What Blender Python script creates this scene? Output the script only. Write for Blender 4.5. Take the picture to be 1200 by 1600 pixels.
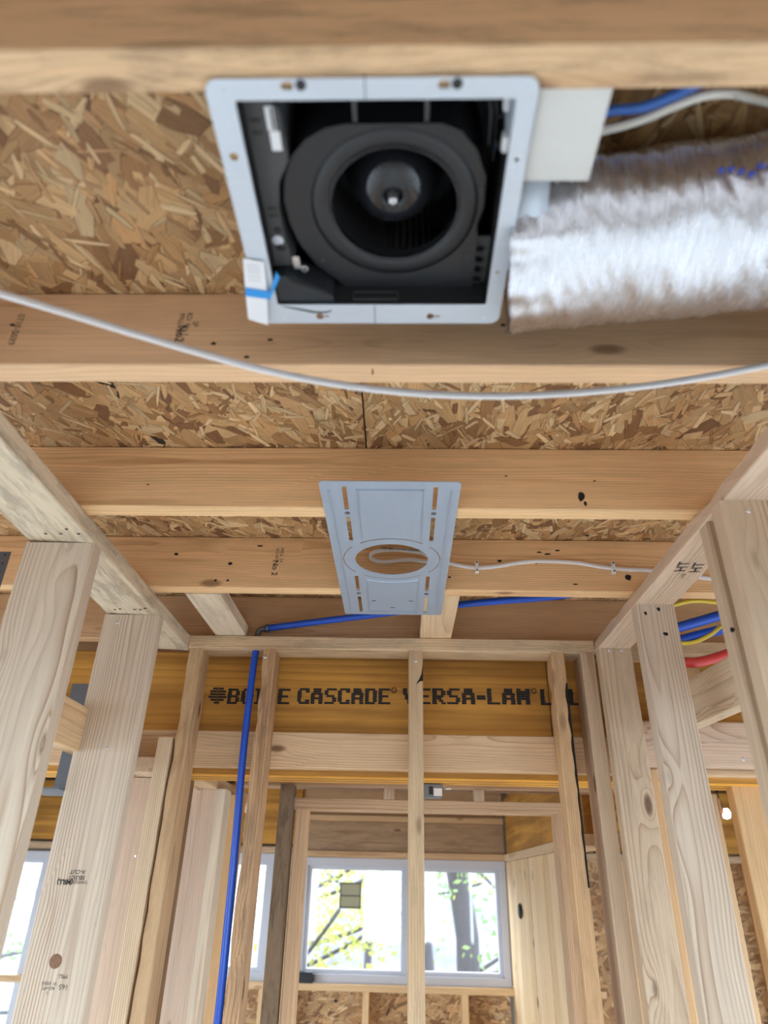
import bpy, bmesh, math, random
from mathutils import Vector, Matrix
for o in list(bpy.data.objects): bpy.data.objects.remove(o)
S = bpy.context.scene
C = S.collection
ZO = 1.84                      # eye height above the floor; coordinates below are measured from the eye level
R = random.Random(7)

# ---------------------------------------------------------------- camera
cam = bpy.data.cameras.new('camera'); co = bpy.data.objects.new('camera', cam); C.objects.link(co); S.camera = co
cam.sensor_fit = 'VERTICAL'; cam.sensor_height = 36; cam.lens = 1057.4/1600*36
PITCH, YAW, ROLL = .5013, .0320, .0235
fw0 = Vector((-math.sin(YAW), math.cos(YAW), 0)); r0 = Vector((math.cos(YAW), math.sin(YAW), 0)); u0 = Vector((0, 0, 1))
fw = math.cos(PITCH)*fw0 + math.sin(PITCH)*u0; up0 = -math.sin(PITCH)*fw0 + math.cos(PITCH)*u0
rr = math.cos(ROLL)*r0 + math.sin(ROLL)*up0; uu = -math.sin(ROLL)*r0 + math.cos(ROLL)*up0
M = Matrix((rr, uu, -fw)).transposed().to_4x4(); M.translation = (0, 0, ZO); co.matrix_world = M
cam.dof.use_dof = True; cam.dof.focus_distance = 1.72; cam.dof.aperture_fstop = 2.7
cam.clip_start = .02; cam.clip_end = 200

# ---------------------------------------------------------------- world (bright overcast sky) and exposure
w = bpy.data.worlds.new('sky'); S.world = w; w.use_nodes = True
bg = w.node_tree.nodes['Background']; bg.inputs[0].default_value = (.74, .88, 1, 1); bg.inputs[1].default_value = 4.8
S.view_settings.view_transform = 'Standard'; S.view_settings.look = 'None'; S.view_settings.gamma = 1
S.view_settings.exposure = 1.38; S.view_settings.use_curve_mapping = False
S.cycles.use_denoising = True
S.cycles.max_bounces = 8; S.cycles.diffuse_bounces = 6; S.cycles.glossy_bounces = 4; S.cycles.transparent_max_bounces = 12
S.cycles.caustics_reflective = False; S.cycles.caustics_refractive = False; S.cycles.sample_clamp_indirect = 12

def portal(name, loc, rot, sx, sy):
    l = bpy.data.lights.new(name, 'AREA'); l.shape = 'RECTANGLE'; l.size = sx; l.size_y = sy
    l.cycles.is_portal = True
    o = bpy.data.objects.new(name, l); C.objects.link(o); o.location = (loc[0], loc[1], loc[2]+ZO); o.rotation_euler = rot
portal('portal_back', (0, -1.98, -.25), (math.radians(90), 0, 0), 5.2, 1.0)
portal('portal_left', (-3.42, .9, -.75), (0, math.radians(-90), 0), 1.9, 4.4)
portal('portal_right', (3.42, .9, -.75), (0, math.radians(90), 0), 1.9, 4.4)

# ---------------------------------------------------------------- object helpers
W = {}                                             # world matrix of every object
def link(o, m=None, parent=None):
    C.objects.link(o); m = m or Matrix()
    if parent is not None:
        o.parent = parent; o.matrix_parent_inverse = W[parent.name].inverted()
    o.matrix_basis = m; W[o.name] = m.copy()
    return o
def T(x, y, z): return Matrix.Translation((x, y, z+ZO))
def tag(o, label=None, cat=None, group=None, kind=None):
    if label: o['label'] = label
    if cat: o['category'] = cat
    if group: o['group'] = group
    if kind: o['kind'] = kind
    return o
def empty(name, loc, label=None, cat=None, group=None, kind=None, parent=None):
    o = bpy.data.objects.new(name, None); o.empty_display_size = .05
    link(o, T(*loc), parent); return tag(o, label, cat, group, kind)
def mesh_obj(name, me, mat, m=None, parent=None):
    if mat and not me.materials: me.materials.append(mat)
    return link(bpy.data.objects.new(name, me), m, parent)
def bm_obj(name, bm, mat, m=None, parent=None, smooth=False):
    me = bpy.data.meshes.new(name); bm.to_mesh(me); bm.free()
    if smooth:
        for p in me.polygons: p.use_smooth = True
    return mesh_obj(name, me, mat, m, parent)
def bm_box(bm, x0, x1, y0, y1, z0, z1):
    vs = [bm.verts.new(p) for p in ((x0,y0,z0),(x1,y0,z0),(x1,y1,z0),(x0,y1,z0),(x0,y0,z1),(x1,y0,z1),(x1,y1,z1),(x0,y1,z1))]
    for f in ((3,2,1,0),(4,5,6,7),(0,1,5,4),(1,2,6,5),(2,3,7,6),(3,0,4,7)): bm.faces.new([vs[i] for i in f])
def box(name, x, y, z, mat, parent=None, bev=0):
    """axis aligned box in eye-level coordinates; its origin is its centre"""
    cx, cy, cz = (x[0]+x[1])/2, (y[0]+y[1])/2, (z[0]+z[1])/2
    bm = bmesh.new(); bm_box(bm, x[0]-cx, x[1]-cx, y[0]-cy, y[1]-cy, z[0]-cz, z[1]-cz)
    if bev: bmesh.ops.bevel(bm, geom=bm.edges[:], offset=bev, segments=2, affect='EDGES')
    return bm_obj(name, bm, mat, T(cx, cy, cz), parent)
AX = {'X': Matrix(), 'Y': Matrix(((0,-1,0),(1,0,0),(0,0,1))).to_4x4(), 'Z': Matrix(((0,0,-1),(0,1,0),(1,0,0))).to_4x4()}
def board(name, x, y, z, ax, parent=None, tint=(1,1,1), stain=0., ring=1., knot=1., label=None, mat=None, wane=0, rot=None, round_=.0022):
    """a piece of lumber; grain runs along its local X"""
    cx, cy, cz = (x[0]+x[1])/2, (y[0]+y[1])/2, (z[0]+z[1])/2
    d = [x[1]-x[0], y[1]-y[0], z[1]-z[0]]
    L_, A_, B_ = {'X': (d[0], d[1], d[2]), 'Y': (d[1], d[0], d[2]), 'Z': (d[2], d[1], d[0])}[ax]
    n = max(2, min(60, int(L_/.05)))
    bm = bmesh.new(); rs = random.Random(hash((round(cx,3), round(cy,3), round(cz,3))) & 0xffff)
    e = round_; prof = []
    for sy, sz in ((1,1),(-1,1),(-1,-1),(1,-1)):
        y0, z0 = sy*A_/2, sz*B_/2
        a = [(y0, z0-sz*e), (y0-sy*e, z0)] if sy*sz > 0 else [(y0-sy*e, z0), (y0, z0-sz*e)]
        prof += a
    rings = []
    for i in range(n+1):
        t = -L_/2 + L_*i/n; row = []
        for j, (py, pz) in enumerate(prof):
            k = 0
            if wane and j//2 in (wane if isinstance(wane, tuple) else (wane,)):
                k = .003 + .006*abs(math.sin(i*1.7+rs.random()*1.2))*rs.random()
            row.append(bm.verts.new((t, py*(1-k*2/A_), pz*(1-k*2/B_))))
        rings.append(row)
    for i in range(n):
        for j in range(8):
            k = (j+1) % 8
            bm.faces.new((rings[i][j], rings[i][k], rings[i+1][k], rings[i+1][j]))
    bm.faces.new(rings[0][::-1]); bm.faces.new(rings[-1])
    bmesh.ops.recalc_face_normals(bm, faces=bm.faces[:])
    m = T(cx, cy, cz) @ (rot or Matrix()) @ AX[ax]
    o = bm_obj(name, bm, mat or WOOD, m, parent)
    o['tint'] = [float(t) for t in tint]; o['seed'] = rs.random(); o['stain'] = float(stain); o['ring'] = float(ring); o['knotty'] = float(knot)
    thick_y = A_ < B_
    off = rs.choice((-1, 1))*(.02+.08*rs.random())
    side = rs.choice((-1, 1))*(.03+.05*rs.random())
    o['pith'] = [0., side if thick_y else off*.6, off*.6 if thick_y else side]
    if label: o['label'] = label
    return o
def tube(name, pts, r, mat, parent=None, ry=None, sub=6, seg=12, flat_dir=None, cap=True):
    """swept tube through points (catmull-rom); ry: second radius along flat_dir"""
    P = [Vector((p[0], p[1], p[2]+ZO)) for p in pts]; Q = []
    for i in range(len(P)-1):
        p0 = P[max(i-1, 0)]; p1 = P[i]; p2 = P[i+1]; p3 = P[min(i+2, len(P)-1)]
        for k in range(sub):
            t = k/sub
            Q.append(.5*((2*p1)+(p2-p0)*t+(2*p0-5*p1+4*p2-p3)*t*t+(3*p1-p0-3*p2+p3)*t**3))
    Q.append(P[-1]); c = Q[len(Q)//2].copy()
    bm = bmesh.new(); rows = []; u = None
    for i, q in enumerate(Q):
        t = (Q[min(i+1, len(Q)-1)]-Q[max(i-1, 0)]).normalized()
        if flat_dir: u = Vector(flat_dir); u = (u-t*u.dot(t)).normalized()
        elif u is None:
            u = t.orthogonal().normalized()
        else: u = (u-t*u.dot(t)).normalized()
        v = t.cross(u)
        rows.append([bm.verts.new(q-c+u*(ry or r)*math.cos(a)+v*r*math.sin(a)) for a in [2*math.pi*k/seg for k in range(seg)]])
    for a, b in zip(rows, rows[1:]):
        for k in range(seg): bm.faces.new((a[k], a[(k+1) % seg], b[(k+1) % seg], b[k]))
    if cap: bm.faces.new(rows[0][::-1]); bm.faces.new(rows[-1])
    bmesh.ops.recalc_face_normals(bm, faces=bm.faces[:])
    return bm_obj(name, bm, mat, Matrix.Translation(c), parent, True)
def lathe(name, prof, c, mat, parent=None, seg=64, axis='Z', smooth=True, ang=None):
    """prof: (radius, height) list turned round Z (or X) at c"""
    bm = bmesh.new(); rows = []
    for r, h in prof:
        row = []
        for k in range(seg):
            a = 2*math.pi*k/seg; p = (r*math.cos(a), r*math.sin(a), h)
            if axis == 'X': p = (h, r*math.cos(a), r*math.sin(a))
            if axis == 'Y': p = (r*math.cos(a), h, r*math.sin(a))
            row.append(bm.verts.new(p))
        rows.append(row)
    for a, b in zip(rows, rows[1:]):
        for k in range(seg): bm.faces.new((a[k], a[(k+1) % seg], b[(k+1) % seg], b[k]))
    bmesh.ops.remove_doubles(bm, verts=bm.verts[:], dist=1e-6)
    bmesh.ops.recalc_face_normals(bm, faces=bm.faces[:])
    return bm_obj(name, bm, mat, T(*c), parent, smooth)
def sheet(name, loops, z, thick, mat, parent=None, c=(0, 0)):
    """flat sheet in XY cut by holes: first loop is the outline, the others are holes"""
    cu = bpy.data.curves.new(name, 'CURVE'); cu.dimensions = '2D'; cu.fill_mode = 'BOTH'; cu.extrude = thick/2
    for lp in loops:
        s = cu.splines.new('POLY'); s.points.add(len(lp)-1); s.use_cyclic_u = True
        for p, q in zip(s.points, lp): p.co = (q[0]-c[0], q[1]-c[1], 0, 1)
    to = bpy.data.objects.new('tmp', cu); C.objects.link(to)
    dg = bpy.context.evaluated_depsgraph_get(); me = bpy.data.meshes.new_from_object(to.evaluated_get(dg))
    bpy.data.objects.remove(to); bpy.data.curves.remove(cu); me.materials.clear()
    return mesh_obj(name, me, mat, T(c[0], c[1], z), parent)
def rrect(x0, x1, y0, y1, r=0, n=6):
    if r == 0: return [(x0,y0),(x1,y0),(x1,y1),(x0,y1)]
    out = []
    for cx, cy, a0 in ((x1-r, y0+r, -90), (x1-r, y1-r, 0), (x0+r, y1-r, 90), (x0+r, y0+r, 180)):
        for k in range(n+1):
            a = math.radians(a0+90*k/n); out.append((cx+r*math.cos(a), cy+r*math.sin(a)))
    return out
def circ(cx, cy, r, n=24, a0=0, a1=360): return [(cx+r*math.cos(math.radians(a0+(a1-a0)*k/n)), cy+r*math.sin(math.radians(a0+(a1-a0)*k/n))) for k in range(n)]
def text(name, body, size, origin, xd, yd, mat, parent=None, bold=0, align='CENTER', sx=1, extr=0):
    cu = bpy.data.curves.new(name, 'FONT'); cu.body = body; cu.size = size; cu.offset = bold; cu.align_x = align; cu.align_y = 'CENTER'; cu.resolution_u = 3
    cu.extrude = extr
    to = bpy.data.objects.new('tmp', cu); C.objects.link(to)
    dg = bpy.context.evaluated_depsgraph_get(); me = bpy.data.meshes.new_from_object(to.evaluated_get(dg))
    bpy.data.objects.remove(to); bpy.data.curves.remove(cu); me.materials.clear()
    for v in me.vertices: v.co.x *= sx
    xd = Vector(xd).normalized(); yd = Vector(yd); yd = (yd-xd*yd.dot(xd)).normalized(); zd = xd.cross(yd)
    m = Matrix((xd, yd, zd)).transposed().to_4x4(); m.translation = (origin[0], origin[1], origin[2]+ZO)
    return mesh_obj(name, me, mat, m, parent)

# ---------------------------------------------------------------- materials
class N:
    def __init__(s, name):
        s.m = bpy.data.materials.new(name); s.m.use_nodes = True; s.t = s.m.node_tree; s.b = s.t.nodes['Principled BSDF']; s.out = s.t.nodes['Material Output']
    def n(s, typ, **k):
        q = s.t.nodes.new(typ)
        for a, b in k.items(): setattr(q, a, b)
        return q
    def l(s, a, b): s.t.links.new(a, b)
    def put(s, v, sock):
        if hasattr(v, 'is_output') or hasattr(v, 'links'): s.l(v, sock)
        else: sock.default_value = v
    def math(s, op, a, b=0., c=0.):
        q = s.n('ShaderNodeMath', operation=op); s.put(a, q.inputs[0]); s.put(b, q.inputs[1]); s.put(c, q.inputs[2]); return q.outputs[0]
    def vm(s, op, a, b=(0,0,0)):
        q = s.n('ShaderNodeVectorMath', operation=op); s.put(a, q.inputs[0]); s.put(b, q.inputs[1]); return q.outputs[1] if op in ('LENGTH','DISTANCE') else q.outputs[0]
    def noise(s, v, scale=1., detail=3., rough=.55):
        q = s.n('ShaderNodeTexNoise'); s.l(v, q.inputs['Vector']); q.inputs['Scale'].default_value = scale; q.inputs['Detail'].default_value = detail; q.inputs['Roughness'].default_value = rough; return q.outputs['Fac']
    def mix(s, f, a, b, mode='MIX'):
        q = s.n('ShaderNodeMix', data_type='RGBA', blend_type=mode); s.put(f, q.inputs[0]); s.put(a, q.inputs[6]); s.put(b, q.inputs[7]); return q.outputs[2]
    def ramp(s, f, *st):
        q = s.n('ShaderNodeMapRange', interpolation_type='SMOOTHSTEP'); s.l(f, q.inputs[0])
        for i, v in enumerate(st): q.inputs[i+1].default_value = v
        return q.outputs[0]
    def attr(s, name, out='Fac'):
        q = s.n('ShaderNodeAttribute', attribute_type='OBJECT', attribute_name=name); return q.outputs[out]
def c4(*c): return (c[0], c[1], c[2], 1)

def wood_material(name, light, dark, ringfreq=150, knotcol=(.13, .06, .03), lvl=False):
    s = N(name)
    tc = s.n('ShaderNodeTexCoord').outputs['Object']; seed = s.attr('seed')
    off = s.n('ShaderNodeCombineXYZ'); s.l(s.math('MULTIPLY', seed, 31.7), off.inputs[0]); s.l(s.math('MULTIPLY', seed, 5.1), off.inputs[1]); s.l(s.math('MULTIPLY', seed, 9.3), off.inputs[2])
    p = s.vm('ADD', tc, off.outputs[0])
    rel = s.vm('SUBTRACT', s.vm('MULTIPLY', tc, (.0, 1, 1)), s.attr('pith', 'Vector'))
    rad = s.vm('LENGTH', rel)
    warp = s.math('MULTIPLY', s.math('SUBTRACT', s.noise(s.vm('MULTIPLY', p, (.8, 4, 4)), 1, 2), .5), .034)
    vo = s.n('ShaderNodeTexVoronoi', feature='F1'); s.l(s.vm('MULTIPLY', p, (4.2, 11, 11)), vo.inputs['Vector']); vo.inputs['Scale'].default_value = 1
    kd = vo.outputs['Distance']; sep = s.n('ShaderNodeSeparateColor'); s.l(vo.outputs['Color'], sep.inputs[0])
    has = s.math('MULTIPLY', s.math('GREATER_THAN', sep.outputs[0], .33), s.attr('knotty'))
    bend = s.math('MULTIPLY', s.math('MULTIPLY', s.math('EXPONENT', s.math('MULTIPLY', kd, -5.5)), .030), has)
    ph = s.math('MULTIPLY', s.math('ADD', s.math('ADD', rad, warp), bend), ringfreq)
    fr = s.math('FRACT', ph)
    saw = s.math('MULTIPLY', s.math('POWER', fr, 3.5), s.ramp(fr, 1.0, .93, 0., 1.))
    vary = s.ramp(s.noise(s.vm('MULTIPLY', p, (.6, 14, 14)), 1, 1), .3, .7, .25, 1.)
    ringf = s.math('MULTIPLY', s.math('MULTIPLY', saw, vary), s.attr('ring'))
    fib = s.noise(s.vm('MULTIPLY', p, (9, 420, 420)), 1, 2)
    fib2 = s.noise(s.vm('MULTIPLY', p, (2.5, 60, 60)), 1, 3)
    col = s.mix(s.math('MULTIPLY', ringf, .88), c4(*light), c4(*dark))
    sh = s.math('ADD', .66, s.math('ADD', s.math('MULTIPLY', fib, .34), s.math('MULTIPLY', fib2, .34)))
    cs = s.n('ShaderNodeCombineXYZ'); [s.l(sh, cs.inputs[i]) for i in range(3)]
    col = s.mix(1., col, cs.outputs[0], 'MULTIPLY')
    if lvl:
        fg = s.noise(s.vm('MULTIPLY', p, (1.6, 1, 22)), 1, 2, .5); fg2 = s.noise(s.vm('MULTIPLY', p, (5, 1, 9)), 1, 3)
        col = s.mix(s.ramp(s.math('ADD', s.math('MULTIPLY', fg, .75), s.math('MULTIPLY', fg2, .25)), .34, .64, 0., .7), col, c4(.27, .115, .022))
    # streaks of resin and warmer heartwood
    st = s.ramp(s.noise(s.vm('MULTIPLY', p, (1.4, 26, 26)), 1, 2), .60, .72, 0., .45)
    col = s.mix(st, col, c4(dark[0]*.95, dark[1]*.85, dark[2]*.75))
    # grey weather stain
    gs = s.math('MULTIPLY', s.ramp(s.noise(s.vm('MULTIPLY', p, (7, 34, 34)), 1, 6, .75), .44, .64, 0., 1.), s.attr('stain'))
    col = s.mix(gs, col, c4(.20, .165, .125))
    # knots
    rim = s.math('MULTIPLY', s.ramp(kd, .15, .06, 0., 1.), has)
    col = s.mix(s.math('MULTIPLY', rim, .85), col, c4(*knotcol))
    tq = s.n('ShaderNodeVectorMath', operation='MULTIPLY'); s.l(col, tq.inputs[0]); s.l(s.attr('tint', 'Vector'), tq.inputs[1])
    s.l(tq.outputs[0], s.b.inputs['Base Color'])
    s.b.inputs['Roughness'].default_value = .62; s.b.inputs['Specular IOR Level'].default_value = .3
    bp_ = s.n('ShaderNodeBump'); bp_.inputs['Strength'].default_value = .25; bp_.inputs['Distance'].default_value = .0012
    s.l(s.math('ADD', s.math('MULTIPLY', fib, .8), s.math('ADD', s.math('MULTIPLY', ringf, -.5), s.math('MULTIPLY', rim, -.6))), bp_.inputs['Height']); s.l(bp_.outputs[0], s.b.inputs['Normal'])
    return s.m
WOOD = wood_material('softwood_lumber', (.75, .605, .44), (.36, .195, .09), 185)
LVL = wood_material('laminated_veneer', (.68, .345, .068), (.34, .145, .026), 45, lvl=True)

def plain(name, col, rough=.5, metal=0., spec=.5, noise=0., nscale=20, bump=0.):
    s = N(name); s.b.inputs['Base Color'].default_value = c4(*col); s.b.inputs['Roughness'].default_value = rough; s.b.inputs['Metallic'].default_value = metal
    s.b.inputs['Specular IOR Level'].default_value = spec
    tc = s.n('ShaderNodeTexCoord').outputs['Object']; nf = s.noise(tc, nscale, 4)
    a = tuple(c*(1-noise) for c in col); b = tuple(min(1, c*(1+noise)) for c in col)
    s.l(s.mix(nf, c4(*a), c4(*b)), s.b.inputs['Base Color'])
    s.l(s.math('ADD', rough-.06, s.math('MULTIPLY', nf, .12)), s.b.inputs['Roughness'])
    if bump:
        q = s.n('ShaderNodeBump'); q.inputs['Strength'].default_value = bump; q.inputs['Distance'].default_value = .001; s.l(nf, q.inputs['Height']); s.l(q.outputs[0], s.b.inputs['Normal'])
    return s.m
def galv(name, col, rough, aniso=(1, 90, 90), metal=.85):
    s = N(name); tc = s.n('ShaderNodeTexCoord').outputs['Object']
    a = s.noise(s.vm('MULTIPLY', tc, aniso), 3, 4); b = s.noise(tc, 9, 3)
    f = s.math('ADD', s.math('MULTIPLY', a, .4), s.math('MULTIPLY', b, .6))
    s.l(s.mix(f, c4(*[c*.86 for c in col]), c4(*[min(1, c*1.1) for c in col])), s.b.inputs['Base Color'])
    s.b.inputs['Metallic'].default_value = metal; s.l(s.math('ADD', rough-.08, s.math('MULTIPLY', f, .16)), s.b.inputs['Roughness'])
    return s.m
STEEL = galv('galvanised_steel', (.44, .53, .66), .5, (60, 3, 3), .5)
FLANGE = galv('zinc_coated_flange', (.62, .68, .76), .5, (3, 60, 3), .45)
BRIGHT = galv('pale_sheet_metal', (.66, .66, .64), .55, (3, 3, 3), .25)
DARKMETAL = galv('dull_hanger_steel', (.15, .16, .18), .5, (9, 9, 9), .6)
NAIL = galv('nail_steel', (.72, .72, .74), .3, (9, 9, 9), .9)
BLACK = plain('black_fan_plastic', (.017, .018, .021), .42, noise=.15, nscale=60)
BLACKG = plain('glossy_black_plastic', (.015, .016, .02), .12, spec=.6, noise=.1)
GREYP = plain('dark_grey_cover_plastic', (.055, .056, .058), .5, noise=.3, nscale=14)
DARKBOX = plain('black_box_paint', (.012, .012, .013), .6, noise=.1)
WHITEV = plain('white_vinyl_jacket', (.80, .79, .80), .35, noise=.04)
CREAMV = plain('cream_vinyl_jacket', (.78, .74, .66), .35, noise=.04)
BLUEP = plain('blue_water_tube', (.012, .085, .56), .33, noise=.06)
REDP = plain('red_water_tube', (.62, .05, .045), .38, noise=.08)
YELP = plain('yellow_cable_jacket', (.72, .55, .05), .4, noise=.06)
BLUEW = plain('blue_cable_jacket', (.05, .16, .55), .35, noise=.06)
PAPER = plain('white_paper', (.80, .80, .83), .7, noise=.03)
INKY = plain('grey_print', (.35, .35, .4), .7, noise=.05)
TAPE = plain('blue_masking_tape', (.03, .30, .75), .55, noise=.05)
GREYBOX = plain('grey_box_plastic', (.17, .18, .19), .5, noise=.1)
VINYL = plain('white_window_vinyl', (.55, .55, .60), .4, noise=.03)
CONC = plain('subfloor_sheet', (.70, .71, .71), .75, noise=.08, nscale=3)
COPPER = plain('copper_elbow', (.62, .30, .16), .3, .9, noise=.1)
SKIRT = plain('outer_sheathing', (.16, .125, .09), .8, noise=.25, nscale=6)
OSBB = plain('strand_board_core', (.30, .165, .07), .7, noise=.4, nscale=40)
ORANGE = plain('orange_plywood', (.52, .29, .075), .6, noise=.3, nscale=4)
STICK = plain('window_sticker', (.42, .40, .26), .6, noise=.1)
STICK2 = plain('sticker_print', (.17, .16, .13), .6, noise=.1)
BARK = plain('grey_bark', (.055, .05, .055), .9, noise=.4, nscale=8)
GROUND = plain('leaf_litter', (.17, .155, .15), .95, noise=.5, nscale=2)

def ink(name, col=(.025, .022, .02), gaps=.45, stripe=0):
    """stamped ink with worn gaps"""
    s = N(name); s.b.inputs['Base Color'].default_value = c4(*col); s.b.inputs['Roughness'].default_value = .7
    tc = s.n('ShaderNodeTexCoord').outputs['Object']
    f = s.ramp(s.noise(s.vm('MULTIPLY', tc, (90, 500, 1) if stripe else (400, 400, 1)), 1, 2), gaps-.06, gaps+.04, 0., 1.)
    if stripe:
        sy = s.n('ShaderNodeSeparateXYZ'); s.l(tc, sy.inputs[0])
        st = s.math('ADD', s.math('SINE', s.math('MULTIPLY', sy.outputs[1], stripe)), s.math('MULTIPLY', s.math('SUBTRACT', s.noise(s.vm('MULTIPLY', tc, (60, 200, 1)), 1, 2), .5), 3.0))
        f = s.math('MULTIPLY', f, s.ramp(st, -.95, -.6, 0., 1.))
    tr = s.n('ShaderNodeBsdfTransparent'); mx = s.n('ShaderNodeMixShader'); s.l(f, mx.inputs[0]); s.l(tr.outputs[0], mx.inputs[1]); s.l(s.b.outputs[0], mx.inputs[2]); s.l(mx.outputs[0], s.out.inputs[0])
    return s.m
INK = ink('lumber_stamp_ink', (.03, .028, .03), .42)
INKB = ink('beam_stamp_ink', (.012, .010, .010), .34)
INKW = ink('cable_print_ink', (.03, .03, .04), .2)
CRACK = plain('dark_hole', (.012, .008, .006), .9)

def strand_mat():
    s = N('strand_board_flakes')
    a = s.n('ShaderNodeAttribute', attribute_type='GEOMETRY', attribute_name='flake'); uv = s.n('ShaderNodeUVMap', uv_map='grain').outputs[0]
    g = s.noise(s.vm('MULTIPLY', uv, (12, 420, 1)), 1, 4, .7); g2 = s.noise(s.vm('MULTIPLY', uv, (25, 60, 1)), 1, 3)
    sh = s.math('ADD', .28, s.math('ADD', s.math('MULTIPLY', g, 1.05), s.math('MULTIPLY', g2, .4)))
    cs = s.n('ShaderNodeCombineXYZ'); [s.l(sh, cs.inputs[i]) for i in range(3)]
    s.l(s.mix(1., a.outputs['Color'], cs.outputs[0], 'MULTIPLY'), s.b.inputs['Base Color']); s.b.inputs['Roughness'].default_value = .55; s.b.inputs['Specular IOR Level'].default_value = .35
    q = s.n('ShaderNodeBump'); q.inputs['Strength'].default_value = .3; q.inputs['Distance'].default_value = .0008; s.l(g, q.inputs['Height']); s.l(q.outputs[0], s.b.inputs['Normal'])
    return s.m
FLAKE = strand_mat()

def foil_mat():
    s = N('duct_foil'); tc = s.n('ShaderNodeTexCoord').outputs['Object']
    s.b.inputs['Metallic'].default_value = 1.; s.b.inputs['Base Color'].default_value = (.66, .66, .70, 1)
    n = s.noise(s.vm('MULTIPLY', tc, (150, 22, 22)), 1, 5, .65); s.l(s.math('ADD', .17, s.math('MULTIPLY', n, .2)), s.b.inputs['Roughness'])
    q = s.n('ShaderNodeBump'); q.inputs['Strength'].default_value = .6; q.inputs['Distance'].default_value = .006
    s.l(n, q.inputs['Height']); s.l(q.outputs[0], s.b.inputs['Normal'])
    return s.m
FOIL = foil_mat()
def glass_mat():
    s = N('window_glass'); tr = s.n('ShaderNodeBsdfTransparent'); gl = s.n('ShaderNodeBsdfGlossy'); gl.inputs['Roughness'].default_value = .03
    mx = s.n('ShaderNodeMixShader'); mx.inputs[0].default_value = .06; s.l(tr.outputs[0], mx.inputs[1]); s.l(gl.outputs[0], mx.inputs[2]); s.l(mx.outputs[0], s.out.inputs[0])
    return s.m
GLASS = glass_mat()
def leaf_mat(name, col):
    s = N(name); s.b.inputs['Base Color'].default_value = c4(*col); s.b.inputs['Roughness'].default_value = .6
    tl = s.n('ShaderNodeBsdfTranslucent'); tl.inputs[0].default_value = c4(*col); mx = s.n('ShaderNodeMixShader'); mx.inputs[0].default_value = .5
    tc = s.n('ShaderNodeTexCoord').outputs['Object']; v = s.mix(s.noise(tc, 2.5, 2), c4(*[c*.6 for c in col]), c4(*[min(1, c*1.5) for c in col])); s.l(v, s.b.inputs['Base Color']); s.l(v, tl.inputs[0])
    s.l(s.b.outputs[0], mx.inputs[1]); s.l(tl.outputs[0], mx.inputs[2]); s.l(mx.outputs[0], s.out.inputs[0]); return s.m
LEAFY = leaf_mat('yellow_autumn_leaves', (.34, .34, .08)); LEAFG = leaf_mat('green_leaves', (.16, .23, .08))
def bulb_mat():
    s = N('lit_bulb'); s.b.inputs['Emission Color'].default_value = (1, .95, .85, 1); s.b.inputs['Emission Strength'].default_value = 12; s.b.inputs['Base Color'].default_value = (.9, .9, .9, 1); return s.m
BULB = bulb_mat()

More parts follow.
